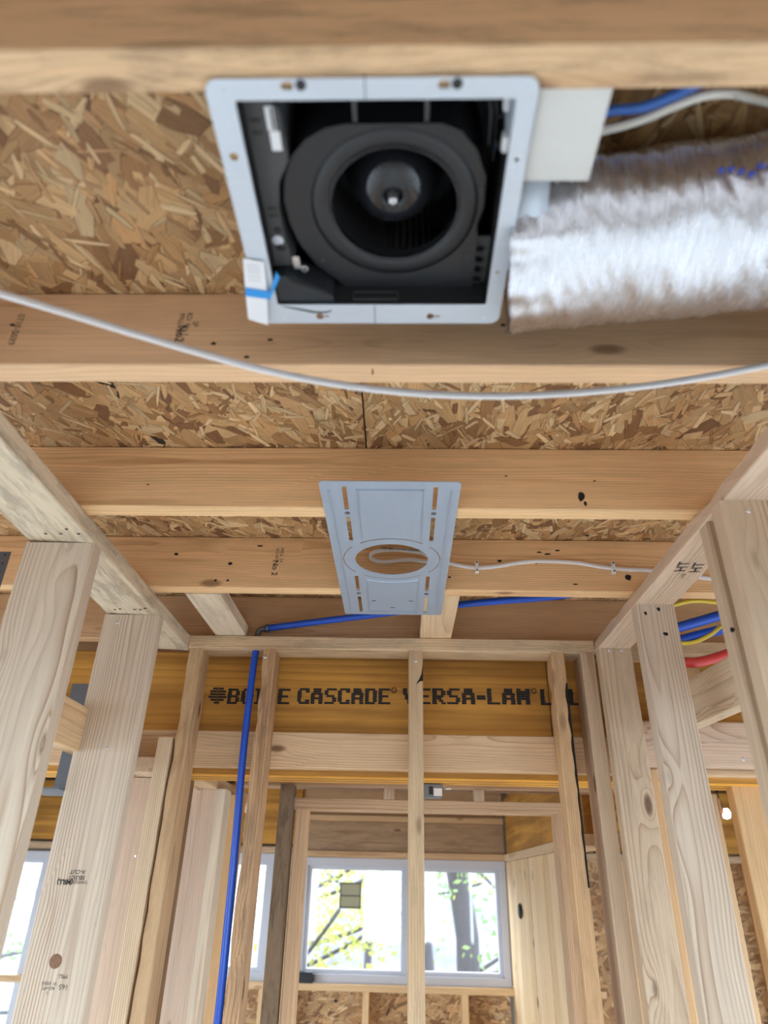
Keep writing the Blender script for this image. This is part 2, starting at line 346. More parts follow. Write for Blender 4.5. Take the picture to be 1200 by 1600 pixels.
# ---------------------------------------------------------------- strand board
PAL = [(.52,.30,.135),(.46,.25,.105),(.38,.20,.08),(.56,.35,.17),(.28,.14,.055),(.60,.41,.22),(.46,.27,.12),(.40,.225,.10),(.22,.105,.045),(.49,.30,.14),(.44,.26,.115)]
def strands(name, x0, x1, y0, y1, n, plane, parent, rs, sz=1.0, bias=65):
    """flakes pressed in the face of a panel, as real thin chips. plane(u, v, h) -> point in eye coordinates"""
    V = []; F = []; COL = []; UV = []; HH = []
    for i in range(n):
        small = rs.random() < .30
        L = (rs.uniform(.02, .05) if small else rs.uniform(.05, .12))*sz; Wd = (rs.uniform(.002, .008) if small else rs.uniform(.009, .028))*sz
        a = math.radians(rs.gauss(bias, 38)); cx, cy = rs.uniform(x0, x1), rs.uniform(y0, y1)
        h = rs.uniform(.0002, .0009)+ (.0006 if small else 0); tl = rs.uniform(-.0006, .0006)
        k = rs.random()
        pts = [(-L/2, -Wd*.5*rs.uniform(.3, 1)), (-L*.2, -Wd/2), (L*.25, -Wd/2*rs.uniform(.7, 1)), (L/2, -Wd*.5*rs.uniform(.0, .9)), (L/2*rs.uniform(.8, 1.05), Wd*.4*rs.random()), (L*.2, Wd/2*rs.uniform(.8, 1)), (-L*.25, Wd/2), (-L/2*rs.uniform(.75, 1.05), Wd*.5*rs.random())]
        b = len(V); ca, sa = math.cos(a), math.sin(a); c = rs.choice(PAL); 
        if k < .003: c = (.03, .022, .018)
        if small and rs.random() < .5: c = PAL[5]
        j = rs.uniform(.8, 1.2); c = (min(1, c[0]*j), min(1, c[1]*j), min(1, c[2]*j), 1)
        uo, vo = rs.random()*9, rs.random()*9; ok = True; P = []
        for px, py in pts:
            x, y = cx+px*ca-py*sa, cy+px*sa+py*ca
            x = min(max(x, x0), x1); y = min(max(y, y0), y1)
            P.append(plane(x, y, h+tl*px/L*2)); UV.append((px+uo, py+vo))
        V += P; F.append(tuple(range(b, b+8))); COL += [c]*8
        # crevice shade round each flake, painted as a darker, larger polygon
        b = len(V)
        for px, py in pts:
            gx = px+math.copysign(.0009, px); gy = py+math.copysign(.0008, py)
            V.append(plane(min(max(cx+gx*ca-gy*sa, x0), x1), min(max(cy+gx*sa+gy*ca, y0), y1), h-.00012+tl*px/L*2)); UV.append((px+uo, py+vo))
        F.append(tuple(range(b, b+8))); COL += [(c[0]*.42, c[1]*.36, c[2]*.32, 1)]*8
    c0 = Vector(plane((x0+x1)/2, (y0+y1)/2, 0))
    me = bpy.data.meshes.new(name); me.from_pydata([Vector(v)-c0 for v in V], [], F)
    ca_ = me.color_attributes.new('flake', 'FLOAT_COLOR', 'CORNER'); ca_.data.foreach_set('color', [q for c in COL for q in c])
    uvl = me.uv_layers.new(name='grain'); uvl.data.foreach_set('uv', [q for c in UV for q in c])
    o = mesh_obj(name, me, FLAKE, T(*c0), parent); o['kind'] = 'stuff'; return o

H = .6256; TH = .038; Y1 = .3527; SP = .4064; JH = .139
XL, XR, YE = -.6204, .5495, 1.898
FL = -ZO                                # floor height in eye coordinates
CREAM = (.98, 1.0, 1.04); WARM = (.95, .90, .86); TAN = (.82, .74, .64); PINK = (.93, .87, .90); PALE = (1.04, 1.08, 1.12)

def nail(parent, x, y, z, d='Y', r=.0035):
    bm = bmesh.new(); bmesh.ops.create_cone(bm, cap_ends=True, segments=10, radius1=r, radius2=r*.7, depth=.0014)
    rot = {'Y': Matrix.Rotation(math.radians(90), 4, 'X'), 'X': Matrix.Rotation(math.radians(-90), 4, 'Y'), 'Z': Matrix.Rotation(math.radians(180), 4, 'X')}[d]
    return bm_obj('nail', bm, NAIL, T(x, y, z) @ rot, parent)
def hole(parent, x, y, z, d='Y', rx=.004, ry=.0025):
    bm = bmesh.new(); bmesh.ops.create_circle(bm, cap_ends=True, segments=9, radius=1)
    rs = random.Random(int(x*9999)+int(z*999))
    for v in bm.verts: v.co.x *= rx*rs.uniform(.7, 1.2); v.co.y *= ry*rs.uniform(.7, 1.2)
    g = bmesh.ops.extrude_face_region(bm, geom=bm.faces[:])
    for v in [q for q in g['geom'] if isinstance(q, bmesh.types.BMVert)]: v.co.z += .0004
    bmesh.ops.recalc_face_normals(bm, faces=bm.faces[:])
    rot = {'Y': Matrix.Rotation(math.radians(90), 4, 'X'), 'Z': Matrix.Rotation(math.radians(180), 4, 'X')}[d]
    return bm_obj('nail_hole', bm, CRACK, T(x, y, z) @ rot, parent)

# ---------------------------------------------------------------- floor and outdoor ground
fl = empty('floor', (0, 1, FL), kind='structure')
for i in range(6):
    for j in range(4):
        x0 = -3.4+i*1.1333; y0 = -3.0+j*2.0
        box('floor_panel', (x0, x0+1.130), (y0, y0+1.997), (FL-.02, FL), CONC, fl)
gr = box('ground', (-40, 40), (-30, 60), (FL-.9, FL-.7), GROUND); gr['kind'] = 'structure'

# ---------------------------------------------------------------- ceiling: joists, blocks, strand board deck
ce = empty('ceiling', (0, 1, H), kind='structure')
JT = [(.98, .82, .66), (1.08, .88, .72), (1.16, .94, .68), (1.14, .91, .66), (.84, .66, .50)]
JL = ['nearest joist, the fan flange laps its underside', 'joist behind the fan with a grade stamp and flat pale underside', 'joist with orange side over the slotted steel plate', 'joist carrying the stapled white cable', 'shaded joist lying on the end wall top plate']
joists = []
for k in range(-5, 11):
    yb = Y1+k*SP; inside = 0 <= k <= 4
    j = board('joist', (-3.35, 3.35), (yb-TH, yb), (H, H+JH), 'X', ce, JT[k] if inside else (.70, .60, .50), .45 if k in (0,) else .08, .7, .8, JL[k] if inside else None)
    joists.append(j)
J = {k-0: joists[k+5] for k in range(0, 5)}
bl = board('block', (-.547, -.458), (YE-.32, YE+.03), (H+.0005, H+TH), 'Y', ce, PALE, .25, .6, .6, 'flat pale block beside the pipe elbow')
bl2 = board('block', (.052, .143), (YE-.335, YE+.03), (H+.0005, H+TH), 'Y', ce, (1.02, .92, .80), .05, .6, .5, 'flat warm block behind the steel plate')
zt = H+JH+.0015
rm = box('seam_sky_blocker', (-3.6, 3.6), (-3.2, 5.1), (H+JH+.016, H+JH+.03), plain('blocker_brown', (.12, .09, .07), .9), ce)  # unseen sheet added to block sky light through the panel seams
xs = [-3.35, -2.5, -1.29, -.0745, 1.14, 2.36, 3.35]
rs = random.Random(11)
for (xa, xb) in zip(xs, xs[1:]):
    for (ya, yb) in ((-1.97, -.02), (-.016, 2.42), (2.424, 4.78)):
        pn = box('strand_board_panel', (xa+.0015, xb-.0015), (ya, yb), (zt, zt+.011), OSBB, ce)
        if ya == -.016 and xa >= -1.3 and xb < 1.2:
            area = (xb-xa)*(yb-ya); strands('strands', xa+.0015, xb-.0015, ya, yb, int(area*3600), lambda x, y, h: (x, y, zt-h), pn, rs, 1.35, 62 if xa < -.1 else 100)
        elif yb > 0 and ya > 2.3: pass
        elif ya == -.016:
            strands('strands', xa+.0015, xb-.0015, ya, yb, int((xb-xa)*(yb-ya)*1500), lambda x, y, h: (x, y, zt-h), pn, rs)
# stamps, holes and nails on the joists
j = J[1]; yn = Y1+SP-TH-.0006
text('stamp', 'SP\nKD  No 2\nMILL 124', .011, (-.313, yn, .702), (0, 0, -1), (1, 0, 0), INK, j)
text('stamp', 'No2', .018, (-.321, yn, .684), (0, 0, -1), (1, 0, 0), INK, j, .0004)
text('stamp', '0710-5039', .014, (-.562, yn, .692), (0, 0, -1), (1, 0, 0), INK, j)
for x, z in ((-.57, .70), (-.27, .665), (-.19, .672), (-.22, .64), (.14, .70)): hole(j, x, yn, z)
hole(j, -.044, Y1+SP-TH+.012, H-.0006, 'Z', .001, .007)
j = J[2]; yn = Y1+2*SP-TH-.0006
hole(j, .34, yn, .655, 'Y', .007, .011); hole(j, .346, yn, .640, 'Y', .003, .006)
for x, z in ((.37, .69), (-.5, .675), (.2, .70)): hole(j, x, yn, z, 'Y', .003, .0015)
j = J[3]; yn = Y1+3*SP-TH-.0006
text('stamp', 'MILL 24\nKD-HT', .012, (-.309, yn, .715), (0, 0, -1), (1, 0, 0), INK, j)
text('stamp', 'No 2', .020, (-.317, yn, .680), (0, 0, -1), (1, 0, 0), INK, j, .0004)
for x, z, a, b in ((-.57, .715, .006, .004), (-.43, .69, .006, .004), (-.46, .645, .004, .003), (-.43, .645, .004, .003), (-.36, .74, .007, .002), (.10, .655, .006, .003), (.115, .66, .004, .002), (.34, .73, .007, .002), (.36, .725, .009, .002), (.385, .735, .006, .002), (.24, .705, .006, .003), (.55, .665, .008, .009), (.62, .64, .008, .003), (.42, .645, .006, .002), (.33, .70, .004, .002)):
    hole(j, x, yn, z, 'Y', a, b)

# ---------------------------------------------------------------- left wall (deep studs)
wl = empty('wall_left', (XL-.07, 1, FL), kind='structure')
tp = board('top_plate', (XL-.14, XL), (-1.95, YE+.03), (H-TH, H), 'Y', wl, (.95, .97, .96), .5, .5, .7, 'weathered grey plate with rough bark edge', wane=(0, 3))
board('bottom_plate', (XL-.14, XL), (-1.95, YE), (FL, FL+TH), 'Y', wl, WARM)
def stud(parent, x, y, top=H-TH, tint=CREAM, stain=.03, ring=1., knot=1., label=None, wane=0, bottom=FL+TH):
    return board('stud', x, y, (bottom, top), 'Z', parent, tint, stain, ring, knot, label, None, wane)
for y in (-1.9, -1.2, -.4): stud(wl, (XL-.14, XL), (y, y+TH))
s1 = stud(wl, (XL-.14, XL), (1.2106, 1.2486), label='nearest broad pale stud with fine grain lines', tint=(.90, .93, 1.0), ring=1.3, knot=.6)
s2 = stud(wl, (XL-.14, XL), (1.6275, 1.6655), label='broad pale stud with a large knot near its foot', tint=(.93, .96, 1.04), ring=1.7, knot=.5)
jk = stud(wl, (XL-.040, XL-.002), (1.895, 1.98), .335, (1.04, .99, .92), label='short pale stud ending below the beam', knot=.5)
s5 = stud(wl, (XL-.19, XL-.055), (2.05, 2.088), .25, PINK, label='pinkish stud with one nail behind the short stud', ring=.5, knot=1.)
board('ledger', (XL-.14, XL-.045), (YE+.045, 2.6), (.252, .29), 'Y', wl, WARM, .05, .6, .6)
board('block', (-.70-.085, -.70-.047), (1.30, 2.03), (.252, .352), 'Y', wl, (.98, .84, .66), .1, 1., .6, 'block with pale underside between the broad studs')
nail(s1, XL-.115, 1.2099, .25)
nail(s2, -.722, 1.6269, .567, r=.005); nail(s2, -.682, 1.6269, .262, r=.0045); nail(s2, -.70, 1.6269, .268, r=.003)
for x, y in ((-.70, 1.17), (-.67, 1.17), (-.635, 1.17), (-.65, 1.15), (-.72, 1.59), (-.705, 1.585), (-.67, 1.59), (-.655, 1.59), (-.64, 1.58)): hole(tp, x, y, H-TH-.0006, 'Z', .0035, .003)
nail(s5, -.72, 2.0494, .05)
# printed marks on the broad stud, upside down
text('stamp', 'SELECT\nA-CUT', .011, (-.690, 1.6268, .002), (-1, 0, 0), (0, 0, -1), INK, s2, .0002)
text('stamp', '104405072', .009, (-.684, 1.6268, -.012), (-1, 0, 0), (0, 0, -1), INK, s2)
text('stamp', '(MILL)', .013, (-.713, 1.6268, -.012), (-1, 0, 0), (0, 0, -1), INK, s2, .0006)
text('stamp', '165', .013, (-.670, 1.6268, -.195), (-1, 0, 0), (0, 0, -1), INK, s2)
text('stamp', '2\nKD-HT\nW 10503', .008, (-.700, 1.6268, -.198), (-1, 0, 0), (0, 0, -1), INK, s2)
text('stamp', 'MILL', .010, (-.676, 1.6268, -.178), (-1, 0, 0), (0, 0, -1), INK, s2)
# the big round knot near the foot of the broad stud
kn = lathe('knot', [(0, -.0006), (.004, -.0010), (.009, -.0012), (.0115, -.0007), (.013, 0)], (-.697, 1.6275, -.153), plain('knot_wood', (.24, .12, .065), .6, noise=.5, nscale=160), s2, 20, 'Y')
# metal straps and hanger seen past the left wall
hg = empty('joist_hanger', (-.83, 1.62, .30), 'dull steel joist hanger between the two broad studs', 'hanger')
box('hanger_plate', (-.845, -.79), (1.75, 1.752), (.17, .275), DARKMETAL, hg)
box('hanger_plate', (-.86, -.80), (1.75, 1.752), (.375, .44), DARKMETAL, hg)
box('hanger_seat', (-.86, -.76), (1.60, 1.75), (.168, .171), DARKMETAL, hg)
st_ = box('metal_strap', (-.90, -.842), (1.30, 1.302), (.52, .608), DARKMETAL, None); tag(st_, 'grey perforated metal strap at the edge beside the nearest stud', 'strap')
for zz in (.54, .56, .58, .60): hole(st_, -.852, 1.2995, zz, 'Y', .002, .002)

# ---------------------------------------------------------------- end wall
we = empty('wall_end', (0, YE+.045, FL), kind='structure')
ep = board('top_plate', (XL+.001, XR+.001), (YE, YE+.089), (H-TH, H-.0005), 'X', we, (.98, .90, .78), .35, .6, .9, 'knotty stained plate across the end wall')
e1 = stud(we, (XL, XL+.041), (YE, YE+.089), tint=(.86, .72, .56), stain=.15, label='tan stud in the corner by the short stud', ring=.7, wane=(1,))
e2 = stud(we, (-.405, -.365), (YE, YE+.089), tint=(.74, .58, .45), stain=.45, label='weathered brown stud beside the blue tube', ring=1.2, wane=(1,))
e3 = stud(we, (.020, .060), (YE, YE+.089), tint=(.82, .72, .60), stain=.15, label='centre stud with a split at its top', ring=.6, knot=.7)
e4 = stud(we, (.425, .463), (YE, YE+.089), tint=(.88, .70, .52), stain=.22, label='stud with dark bark along one edge', ring=.8, knot=.5, wane=(0, 3))
e5 = stud(we, (.510, .5485), (YE, YE+.089), tint=(.80, .73, .68), stain=.05, label='plain stud against the corner post', ring=.6)
board('bottom_plate', (XL, XR), (YE, YE+.089), (FL, FL+TH), 'X', we, WARM)
nail(e2, -.392, YE-.0006, .563, r=.005); nail(e3, .040, YE-.0006, .557, r=.005); nail(e4, .448, YE-.0006, .556); 
def split(parent, pts, y, th=.003):
    bm = bmesh.new(); vs = [bm.verts.new((p[0], 0, p[1])) for p in pts]; f = bm.faces.new(vs)
    g = bmesh.ops.extrude_face_region(bm, geom=[f])
    for v in [q for q in g['geom'] if isinstance(q, bmesh.types.BMVert)]: v.co.y -= th
    bmesh.ops.recalc_face_normals(bm, faces=bm.faces[:]); return bm_obj('split', bm, CRACK, T(0, y, 0), parent)
split(e3, [(.060, .545), (.060, .500), (.052, .499), (.040, .489), (.050, .506), (.056, .52)], YE+.001, .0018)
rs2 = random.Random(5); bp_pts = []
for i in range(40):
    z = .50-i*.021; bp_pts.append((.4632, z))
zz = [(.4628, .50-i*.02, .004+.006*abs(math.sin(i*.9))*(1-i/30)*rs2.uniform(.5, 1)) for i in range(26)]
bark = [(a, b) for a, b, c_ in zz]+[(a-c_, b) for a, b, c_ in reversed(zz)]
o = split(e4, bark, YE+.001, .0022); o.name = 'bark_strip'

# ---------------------------------------------------------------- laminated beam behind the end wall
bmO = empty('laminated_beam', (0, 2.06, .262), 'orange laminated veneer beam with bold black printing, behind the end wall studs', 'beam')
ply1 = board('ply', (-1.35, 1.45), (2.0255, 2.069), (.262, .612), 'X', bmO, (1, 1, 1), .0, .9, 0., mat=LVL)
for a in (2.0705, 2.1155): board('ply', (-1.35, 1.45), (a, a+.0435), (.262, .612), 'X', bmO, (1.1, 1.05, .9), 0, .5, 0., mat=LVL)
for zz_ in (.26195,): pass
board('seam_edge', (-1.35, 1.45), (2.0275, 2.157), (.2585, .2618), 'X', bmO, (1.75, 1.8, 1.5), 0, .2, 0., mat=LVL)
for a in (2.0695, 2.1145): box('glue_line', (-1.35, 1.45), (a-.0012, a+.0012), (.2578, .2584), CRACK, bmO)
box('panel_joint', (.434, .4355), (2.0243, 2.0255), (.38, .612), CRACK, bmO)
yy = 2.0247
GL = {'B': '11110 10001 10001 11110 10001 10001 11110', 'O': '01110 10001 10001 10001 10001 10001 01110', 'I': '111 010 010 010 010 010 111', 'S': '01111 10000 10000 01110 00001 00001 11110', 'E': '11111 10000 10000 11110 10000 10000 11111',
      'C': '01111 10001 10000 10000 10000 10001 01111', 'A': '01110 01110 11011 10001 11111 10001 10001', 'D': '11110 10001 10001 10001 10001 10001 11110', 'V': '10001 10001 10001 01010 01010 00100 00100', 'R': '11110 10001 10001 11110 10100 10010 10001',
      '-': '000 000 000 111 111 000 000', 'L': '10000 10000 10000 10000 10000 10000 11111', 'M': '10001 11011 11111 10101 10101 10001 10001'}
def stencil(word, x0, x1, z, h, parent):
    """bold striped ink lettering: rows of flat bars, one mesh per letter"""
    n = sum(len(GL[c].split()[0])+1.75 for c in word)-1.75; cw = (x1-x0)/(n+.5); x = x0; rh = h/7
    rs_ = random.Random(word)
    for c in word:
        rows_ = GL[c].split(); wd = len(rows_[0]); bm = bmesh.new()
        for r_, row in enumerate(rows_):
            zc = z+h/2-(r_+.5)*rh; k = 0
            while k < wd:
                if row[k] == '1':
                    e = k
                    while e+1 < wd and row[e+1] == '1': e += 1
                    a = k*cw-cw*.30; b_ = (e+1)*cw+cw*.72
                    a += rs_.uniform(-.0006, .0006); b_ += rs_.uniform(-.001, .001)
                    bm_box(bm, a, b_, -.00015, .00015, zc-z-rh*.465, zc-z+rh*.465); k = e
                k += 1
        bm_obj('printed_letter', bm, INKB, T(x, yy, z+.012*(x-x0)), parent); x += (wd+1.75)*cw
stencil('BOISE', -.517, -.333, .479, .046, bmO)
stencil('CASCADE', -.308, -.034, .483, .047, bmO)
stencil('VERSA-LAM', .006, .378, .4875, .047, bmO)
stencil('LVL', .412, .53, .491, .047, bmO)
text('printed_mark', '®', .022, (-.0225, yy, .503), (1, 0, 0), (0, 0, 1), INKB, bmO, .0006)
text('printed_mark', '®', .022, (.392, yy, .507), (1, 0, 0), (0, 0, 1), INKB, bmO, .0006)
# round emblem: disc of ink with tree shape bars
bm = bmesh.new()
for k, (a, b) in enumerate(((.0245, .006), (.026, .006), (.022, .006), (.026, .006), (.021, .006), (.012, .006))):
    z = .021-k*.0083
    for sx_ in (-1, 1):
        x0 = .0022*sx_; x1 = sx_*a*math.cos(math.asin(min(.95, abs(z)/.027)))*1.05
        bm_box(bm, min(x0, x1), max(x0, x1), -.0002, .0002, z-b/2, z+b/2)
bm_box(bm, -.0014, .0014, -.0002, .0002, -.026, .026)
bm_obj('printed_emblem', bm, INKB, T(-.549, yy, .480), bmO)
hb = board('ledger_board', (-1.0, 1.35), (1.9875, 2.025), (.275, .372), 'X', None, (1.0, .86, .72), .08, 1.1, 1.0); hb['kind'] = 'structure'; hb.name = 'trim_1'; hb['label'] = 'pale board fixed along the foot of the laminated beam'

# ---------------------------------------------------------------- right wall
wr = empty('wall_right', (XR+.045, 1, FL), kind='structure')
rp = board('top_plate', (XR, XR+.089), (-1.95, YE+.02), (H-TH, H), 'Y', wr, (.92, .86, .86), .12, 1.1, .8, 'stamped plate, pinkish with a wavy edge', wane=(0,))
board('bottom_plate', (XR, XR+.089), (-1.95, YE), (FL, FL+TH), 'Y', wr, WARM)
for y in (-1.9, -1.2, -.4): stud(wr, (XR, XR+.089), (y, y+TH))
ra = stud(wr, (XR-.008, XR+.081), (1.019, 1.057), tint=(.84, .79, .76), label='nearest stud with brown fine grain face', ring=1.4, knot=.4)
rb = stud(wr, (XR+.002, XR+.091), (1.095, 1.133), tint=(.78, .73, .70), label='stud paired close behind the nearest one', ring=.8, knot=.6)
rc = stud(wr, (XR, XR+.089), (1.512, 1.55), tint=(.86, .87, .93), label='stud with straight ribbon grain beside the coloured tubes', ring=1.2, knot=.7)
rd = stud(wr, (XR, XR+.089), (1.85, 1.888), tint=(.82, .77, .74), stain=.2, label='knotty corner stud with two nails at its top', ring=.9, knot=1.)
nail(ra, .586, 1.0184, .567, r=.0045)
for x in (.577, .612): nail(rd, x, 1.8494, .581, r=.0045)
nail(rd, .60, 1.8494, .575, r=.003)
for x, z, a, b in ((.568, .565, .003, .005), (.60, .575, .004, .006), (.606, .515, .006, .005)): hole(rc, x, 1.5114, z, 'Y', a, b)
hole(ra, XR+.002-.004, 1.09, .38, 'Y', .004, .004)
text('stamp', 'HT', .032, (.580, 1.296, H-TH-.0006), (-.1, -1, 0), (-1, .1, 0), INK, rp, .0005, sx=1.2)
text('stamp', 'HT', .032, (.612, 1.300, H-TH-.0006), (-.1, -1, 0), (-1, .1, 0), INK, rp, .0005, sx=1.2)
text('stamp', '.2 KD', .012, (.598, 1.345, H-TH-.0006), (-.1, -1, 0), (-1, .1, 0), INK, rp)
# framing past the right wall
board('block', (.715, .753), (1.02, 1.90), (.345, .452), 'Y', wr, (.92, .90, .86), .03, 1.3, .9, 'block with a knot and bright underside past the tubes', rot=Matrix.Rotation(math.radians(2.2), 4, 'X'))
board('header_board', (.645, 1.30), (1.893, 1.93), (.285, .40), 'X', wr, PINK, .05, .9, .8, 'pinkish header board with one nail')
stud(wr, (.93, 1.02), (2.06, 2.10), .30, (.92, .74, .52), .1, .6, .5, 'tan stud under the header board')
stud(wr, (1.035, 1.075), (2.05, 2.09), .29, (1.0, .85, .68), .03, .6, .5)
stud(wr, (.655, .695), (1.96, 2.0), .285, (1.0, .80, .58), .02, .5, .6, 'thin light stud beside the corner stud')
stud(wr, (.70, .74), (2.2, 2.24), .285, (.85, .68, .50), .1, .6, .5)
stud(wr, (.86, .90), (2.45, 2.54), .285, (.95, .80, .62), .1, .6, .5)
stud(wr, (.80, .89), (2.02, 2.06), H-.04, (.85, .64, .42), .2, .6, .5, 'tan stud seen past the red tube', bottom=.38)
nail(wr, .90, 1.8925, .305, r=.005)
board('top_plate', (.645, 1.5), (1.90, 1.99), (H-TH, H), 'X', wr, (.85, .74, .6), .3)

# ---------------------------------------------------------------- framing behind: left run, doorway partition
wm = empty('wall_middle', (0, 2.6, FL), kind='structure')
board('top_plate', (XL-.075, XL+.014), (2.17, 3.3), (.262, .30), 'Y', wm, (1.0, .88, .70), .05, .6, .4)
stud(wm, (-.705, -.605), (2.39, 2.43), .262, PINK, .0, .5, .7, 'pinkish stud in the run behind the corner')
stud(wm, (-.612, -.578), (2.39, 2.475), .262, PALE, .0, .5, .4, 'whitish stud fastened to the pinkish one')
stud(wm, (-.600, -.560), (2.56, 2.64), .262, (.92, .72, .50), .05, .6, .8, 'tan stud last in the run behind the corner')
stud(wm, (-.70, -.632), (2.165, 2.205), .262, (.36, .26, .18), .3, .6, .8, 'shaded stud just behind the corner stud')  # stands in shade; that darkness is put into its tint
board('top_plate', (-.60, .95), (2.61, 2.70), (.300, .338), 'X', wm, (.92, .78, .66), .05, .6, 1.0, 'top plate of the doorway partition')
board('header_plate', (-.382, .585), (2.61, 2.70), (.224, .262), 'X', wm, (.95, .80, .68), .08, 1.2, .6, 'header plate over the doorway')
for x in (-.061, .26): board('cripple', (x, x+TH), (2.61, 2.70), (.262, .300), 'Z', wm, WARM)
stud(wm, (-.372, -.331), (2.61, 2.70), .224, (1.0, .84, .70), .03, .7, .5, 'doorway jack stud beside the dark stud')
stud(wm, (-.424, -.379), (2.55, 2.64), .300, (.34, .29, .25), .6, .6, .5, 'dark weathered stud beside the doorway')
stud(wm, (.545, .583), (2.61, 2.70), .224, (.92, .78, .66), .1, .9, .5, 'jack stud at the far jamb of the doorway')
stud(wm, (.588, .626), (2.61, 2.70), .300, (.90, .76, .62), .1, .9, .5)
for i, x in enumerate((.70, .80, .95, 1.08)): stud(wm, (x, x+TH), (2.61, 2.70), .300, (.95, .82, .66), .05, .7, .8)
board('bottom_plate', (-.9, -.33), (2.61, 2.70), (FL, FL+TH), 'X', wm, WARM)

# ---------------------------------------------------------------- far wall with windows
YF = 4.8
wf = empty('wall_far', (0, YF, FL), kind='structure')
# openings: (x0, x1, z0, z1)
OPN = [(-.625, .665, -.525, .135), (-1.95, -.79, -.525, .150), (-3.25, -2.235, -1.3, .135)]
def wall_with_openings(parent, x0, x1, z0, z1, y, th, ops, mat, axis='Y', nm='sheathing'):
    xs_ = sorted({x0, x1, *[o_[0] for o_ in ops], *[o_[1] for o_ in ops]})
    for a, b in zip(xs_, xs_[1:]):
        cov = [o_ for o_ in ops if o_[0] <= a+1e-6 and o_[1] >= b-1e-6]
        spans = [(z0, cov[0][2]), (cov[0][3], z1)] if cov else [(z0, z1)]
        for s0, s1_ in spans:
            if s1_-s0 < .01: continue
            if axis == 'Y': box(nm, (a+.001, b-.001), (y, y+th), (s0, s1_), mat, parent)
            else: box(nm, (y, y+th), (a+.001, b-.001), (s0, s1_), mat, parent)
wall_with_openings(wf, -3.4, 3.4, FL-.6, zt, YF+.142, .012, OPN, SKIRT)
rs = random.Random(3)
fp = box('strand_board_panel', (-1.6, .66), (YF+.134, YF+.1415), (-1.75, -.56), OSBB, wf)
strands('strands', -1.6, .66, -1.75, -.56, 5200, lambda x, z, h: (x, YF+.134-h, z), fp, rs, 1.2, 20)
rs = random.Random(4)
fp2 = box('strand_board_panel', (.70, 3.35), (YF+.134, YF+.1415), (-1.75, H+.1), OSBB, wf)
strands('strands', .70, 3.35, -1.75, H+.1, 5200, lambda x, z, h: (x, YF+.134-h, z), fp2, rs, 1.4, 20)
for x in (.95, 1.36, 1.77, 2.18, 2.6, 3.0): stud(wf, (x, x+TH), (YF, YF+.134), .15, (1.0, .84, .64), 0, .6, .5)
for i, x in enumerate((-1.44, -.82, -.212, .365)): stud(wf, (x, x+TH), (YF, YF+.134), -.56, (1.0, .84, .64), 0, .6, .5, bottom=FL+TH)
board('sill_board', (-3.4, 1.2), (YF-.005, YF+.14), (-.56, -.525), 'X', wf, (.98, .82, .62), .05, .6, .5)
board('header_board', (-.64, .66), (YF+.02, YF+.06), (.175, .345), 'X', wf, (.62, .50, .40), .35, .8, .8, 'dark board over the middle window')
board('header_board', (-.64, .66), (YF+.0, YF+.14), (.137, .173), 'X', wf, (.88, .72, .55), .1, .6, .5)
board('header_board', (-.64, .66), (YF+.0, YF+.14), (.347, .382), 'X', wf, (.98, .82, .62), .1, .6, .5)
board('header_board', (-.64, .66), (YF+.03, YF+.14), (.384, H+JH), 'X', wf, (.75, .60, .45), .2, .6, .5)
for x0, x1 in ((-3.4, -.645), (.90, 3.4)):
    board('header_beam', (x0, x1), (YF+.01, YF+.06), (.205, .56), 'X', wf, (1.0, .98, .9), 0, .5, 0, mat=LVL)
    board('header_board', (x0, x1), (YF+.0, YF+.14), (.152, .190), 'X', wf, (.8, .7, .6), .3, .6, .5)
for x in (-2.22, -2.17, -2.12, -.785, -.74, -.70, -.66): stud(wf, (x, x+TH), (YF, YF+.134), .15, (.85, .72, .56), .1, .6, .5)
def window(n, x0, x1, z0, z1, y, mullion=True, label=None):
    wn = empty('window_%d' % n, ((x0+x1)/2, y, z0), kind='structure'); f = .045
    if label: wn['label'] = label
    for (a, b, c_, d_) in ((x0, x1, z0, z0+f), (x0, x1, z1-f, z1), (x0, x0+f, z0+f, z1-f), (x1-f, x1, z0+f, z1-f)):
        box('window_frame', (a+.001, b-.001), (y, y+.09), (c_, d_), VINYL, wn, .003)
    xm = (x0+x1)/2+.04
    if mullion: box('mullion', (xm-.03, xm+.03), (y+.01, y+.08), (z0+f, z1-f), VINYL, wn, .003)
    for a, b in (((x0+f, xm-.03), (xm+.03, x1-f)) if mullion else ((x0+f, x1-f),)):
        s_ = .022
        for (p, q, c_, d_) in ((a, b, z0+f, z0+f+s_), (a, b, z1-f-s_, z1-f), (a, a+s_, z0+f+s_, z1-f-s_), (b-s_, b, z0+f+s_, z1-f-s_)):
            box('sash', (p+.0005, q-.0005), (y+.03, y+.07), (c_, d_), VINYL, wn, .002)
        box('pane', (a+s_, b-s_), (y+.048, y+.052), (z0+f+s_, z1-f-s_), GLASS, wn)
    return wn
w1 = window(1, *OPN[0], YF+.03, True, 'pair of windows with a sticker, seen through the doorway')
window(2, *OPN[1], YF+.03); window(3, *OPN[2], YF+.03, False); pass
stk = box('sticker', (-.378, -.243), (YF+.0765, YF+.0775), (-.145, -.003), STICK, None)
tag(stk, 'square yellowish sticker with dark bars stuck to the window glass', 'sticker')
for z in (-.143, -.080, -.012): box('print_bar', (-.377, -.244), (YF+.0758, YF+.0764), (z, z+.010), STICK2, stk)
for x in (-.377, -.253): box('print_bar', (x, x+.009), (YF+.0758, YF+.0764), (-.143, -.004), STICK2, stk)
pk = box('black_clamp', (-.622, -.50), (YF-.03, YF+.028), (-.523, -.470), DARKBOX, None, .008); tag(pk, 'small black box standing in the corner of the window sill', 'box')

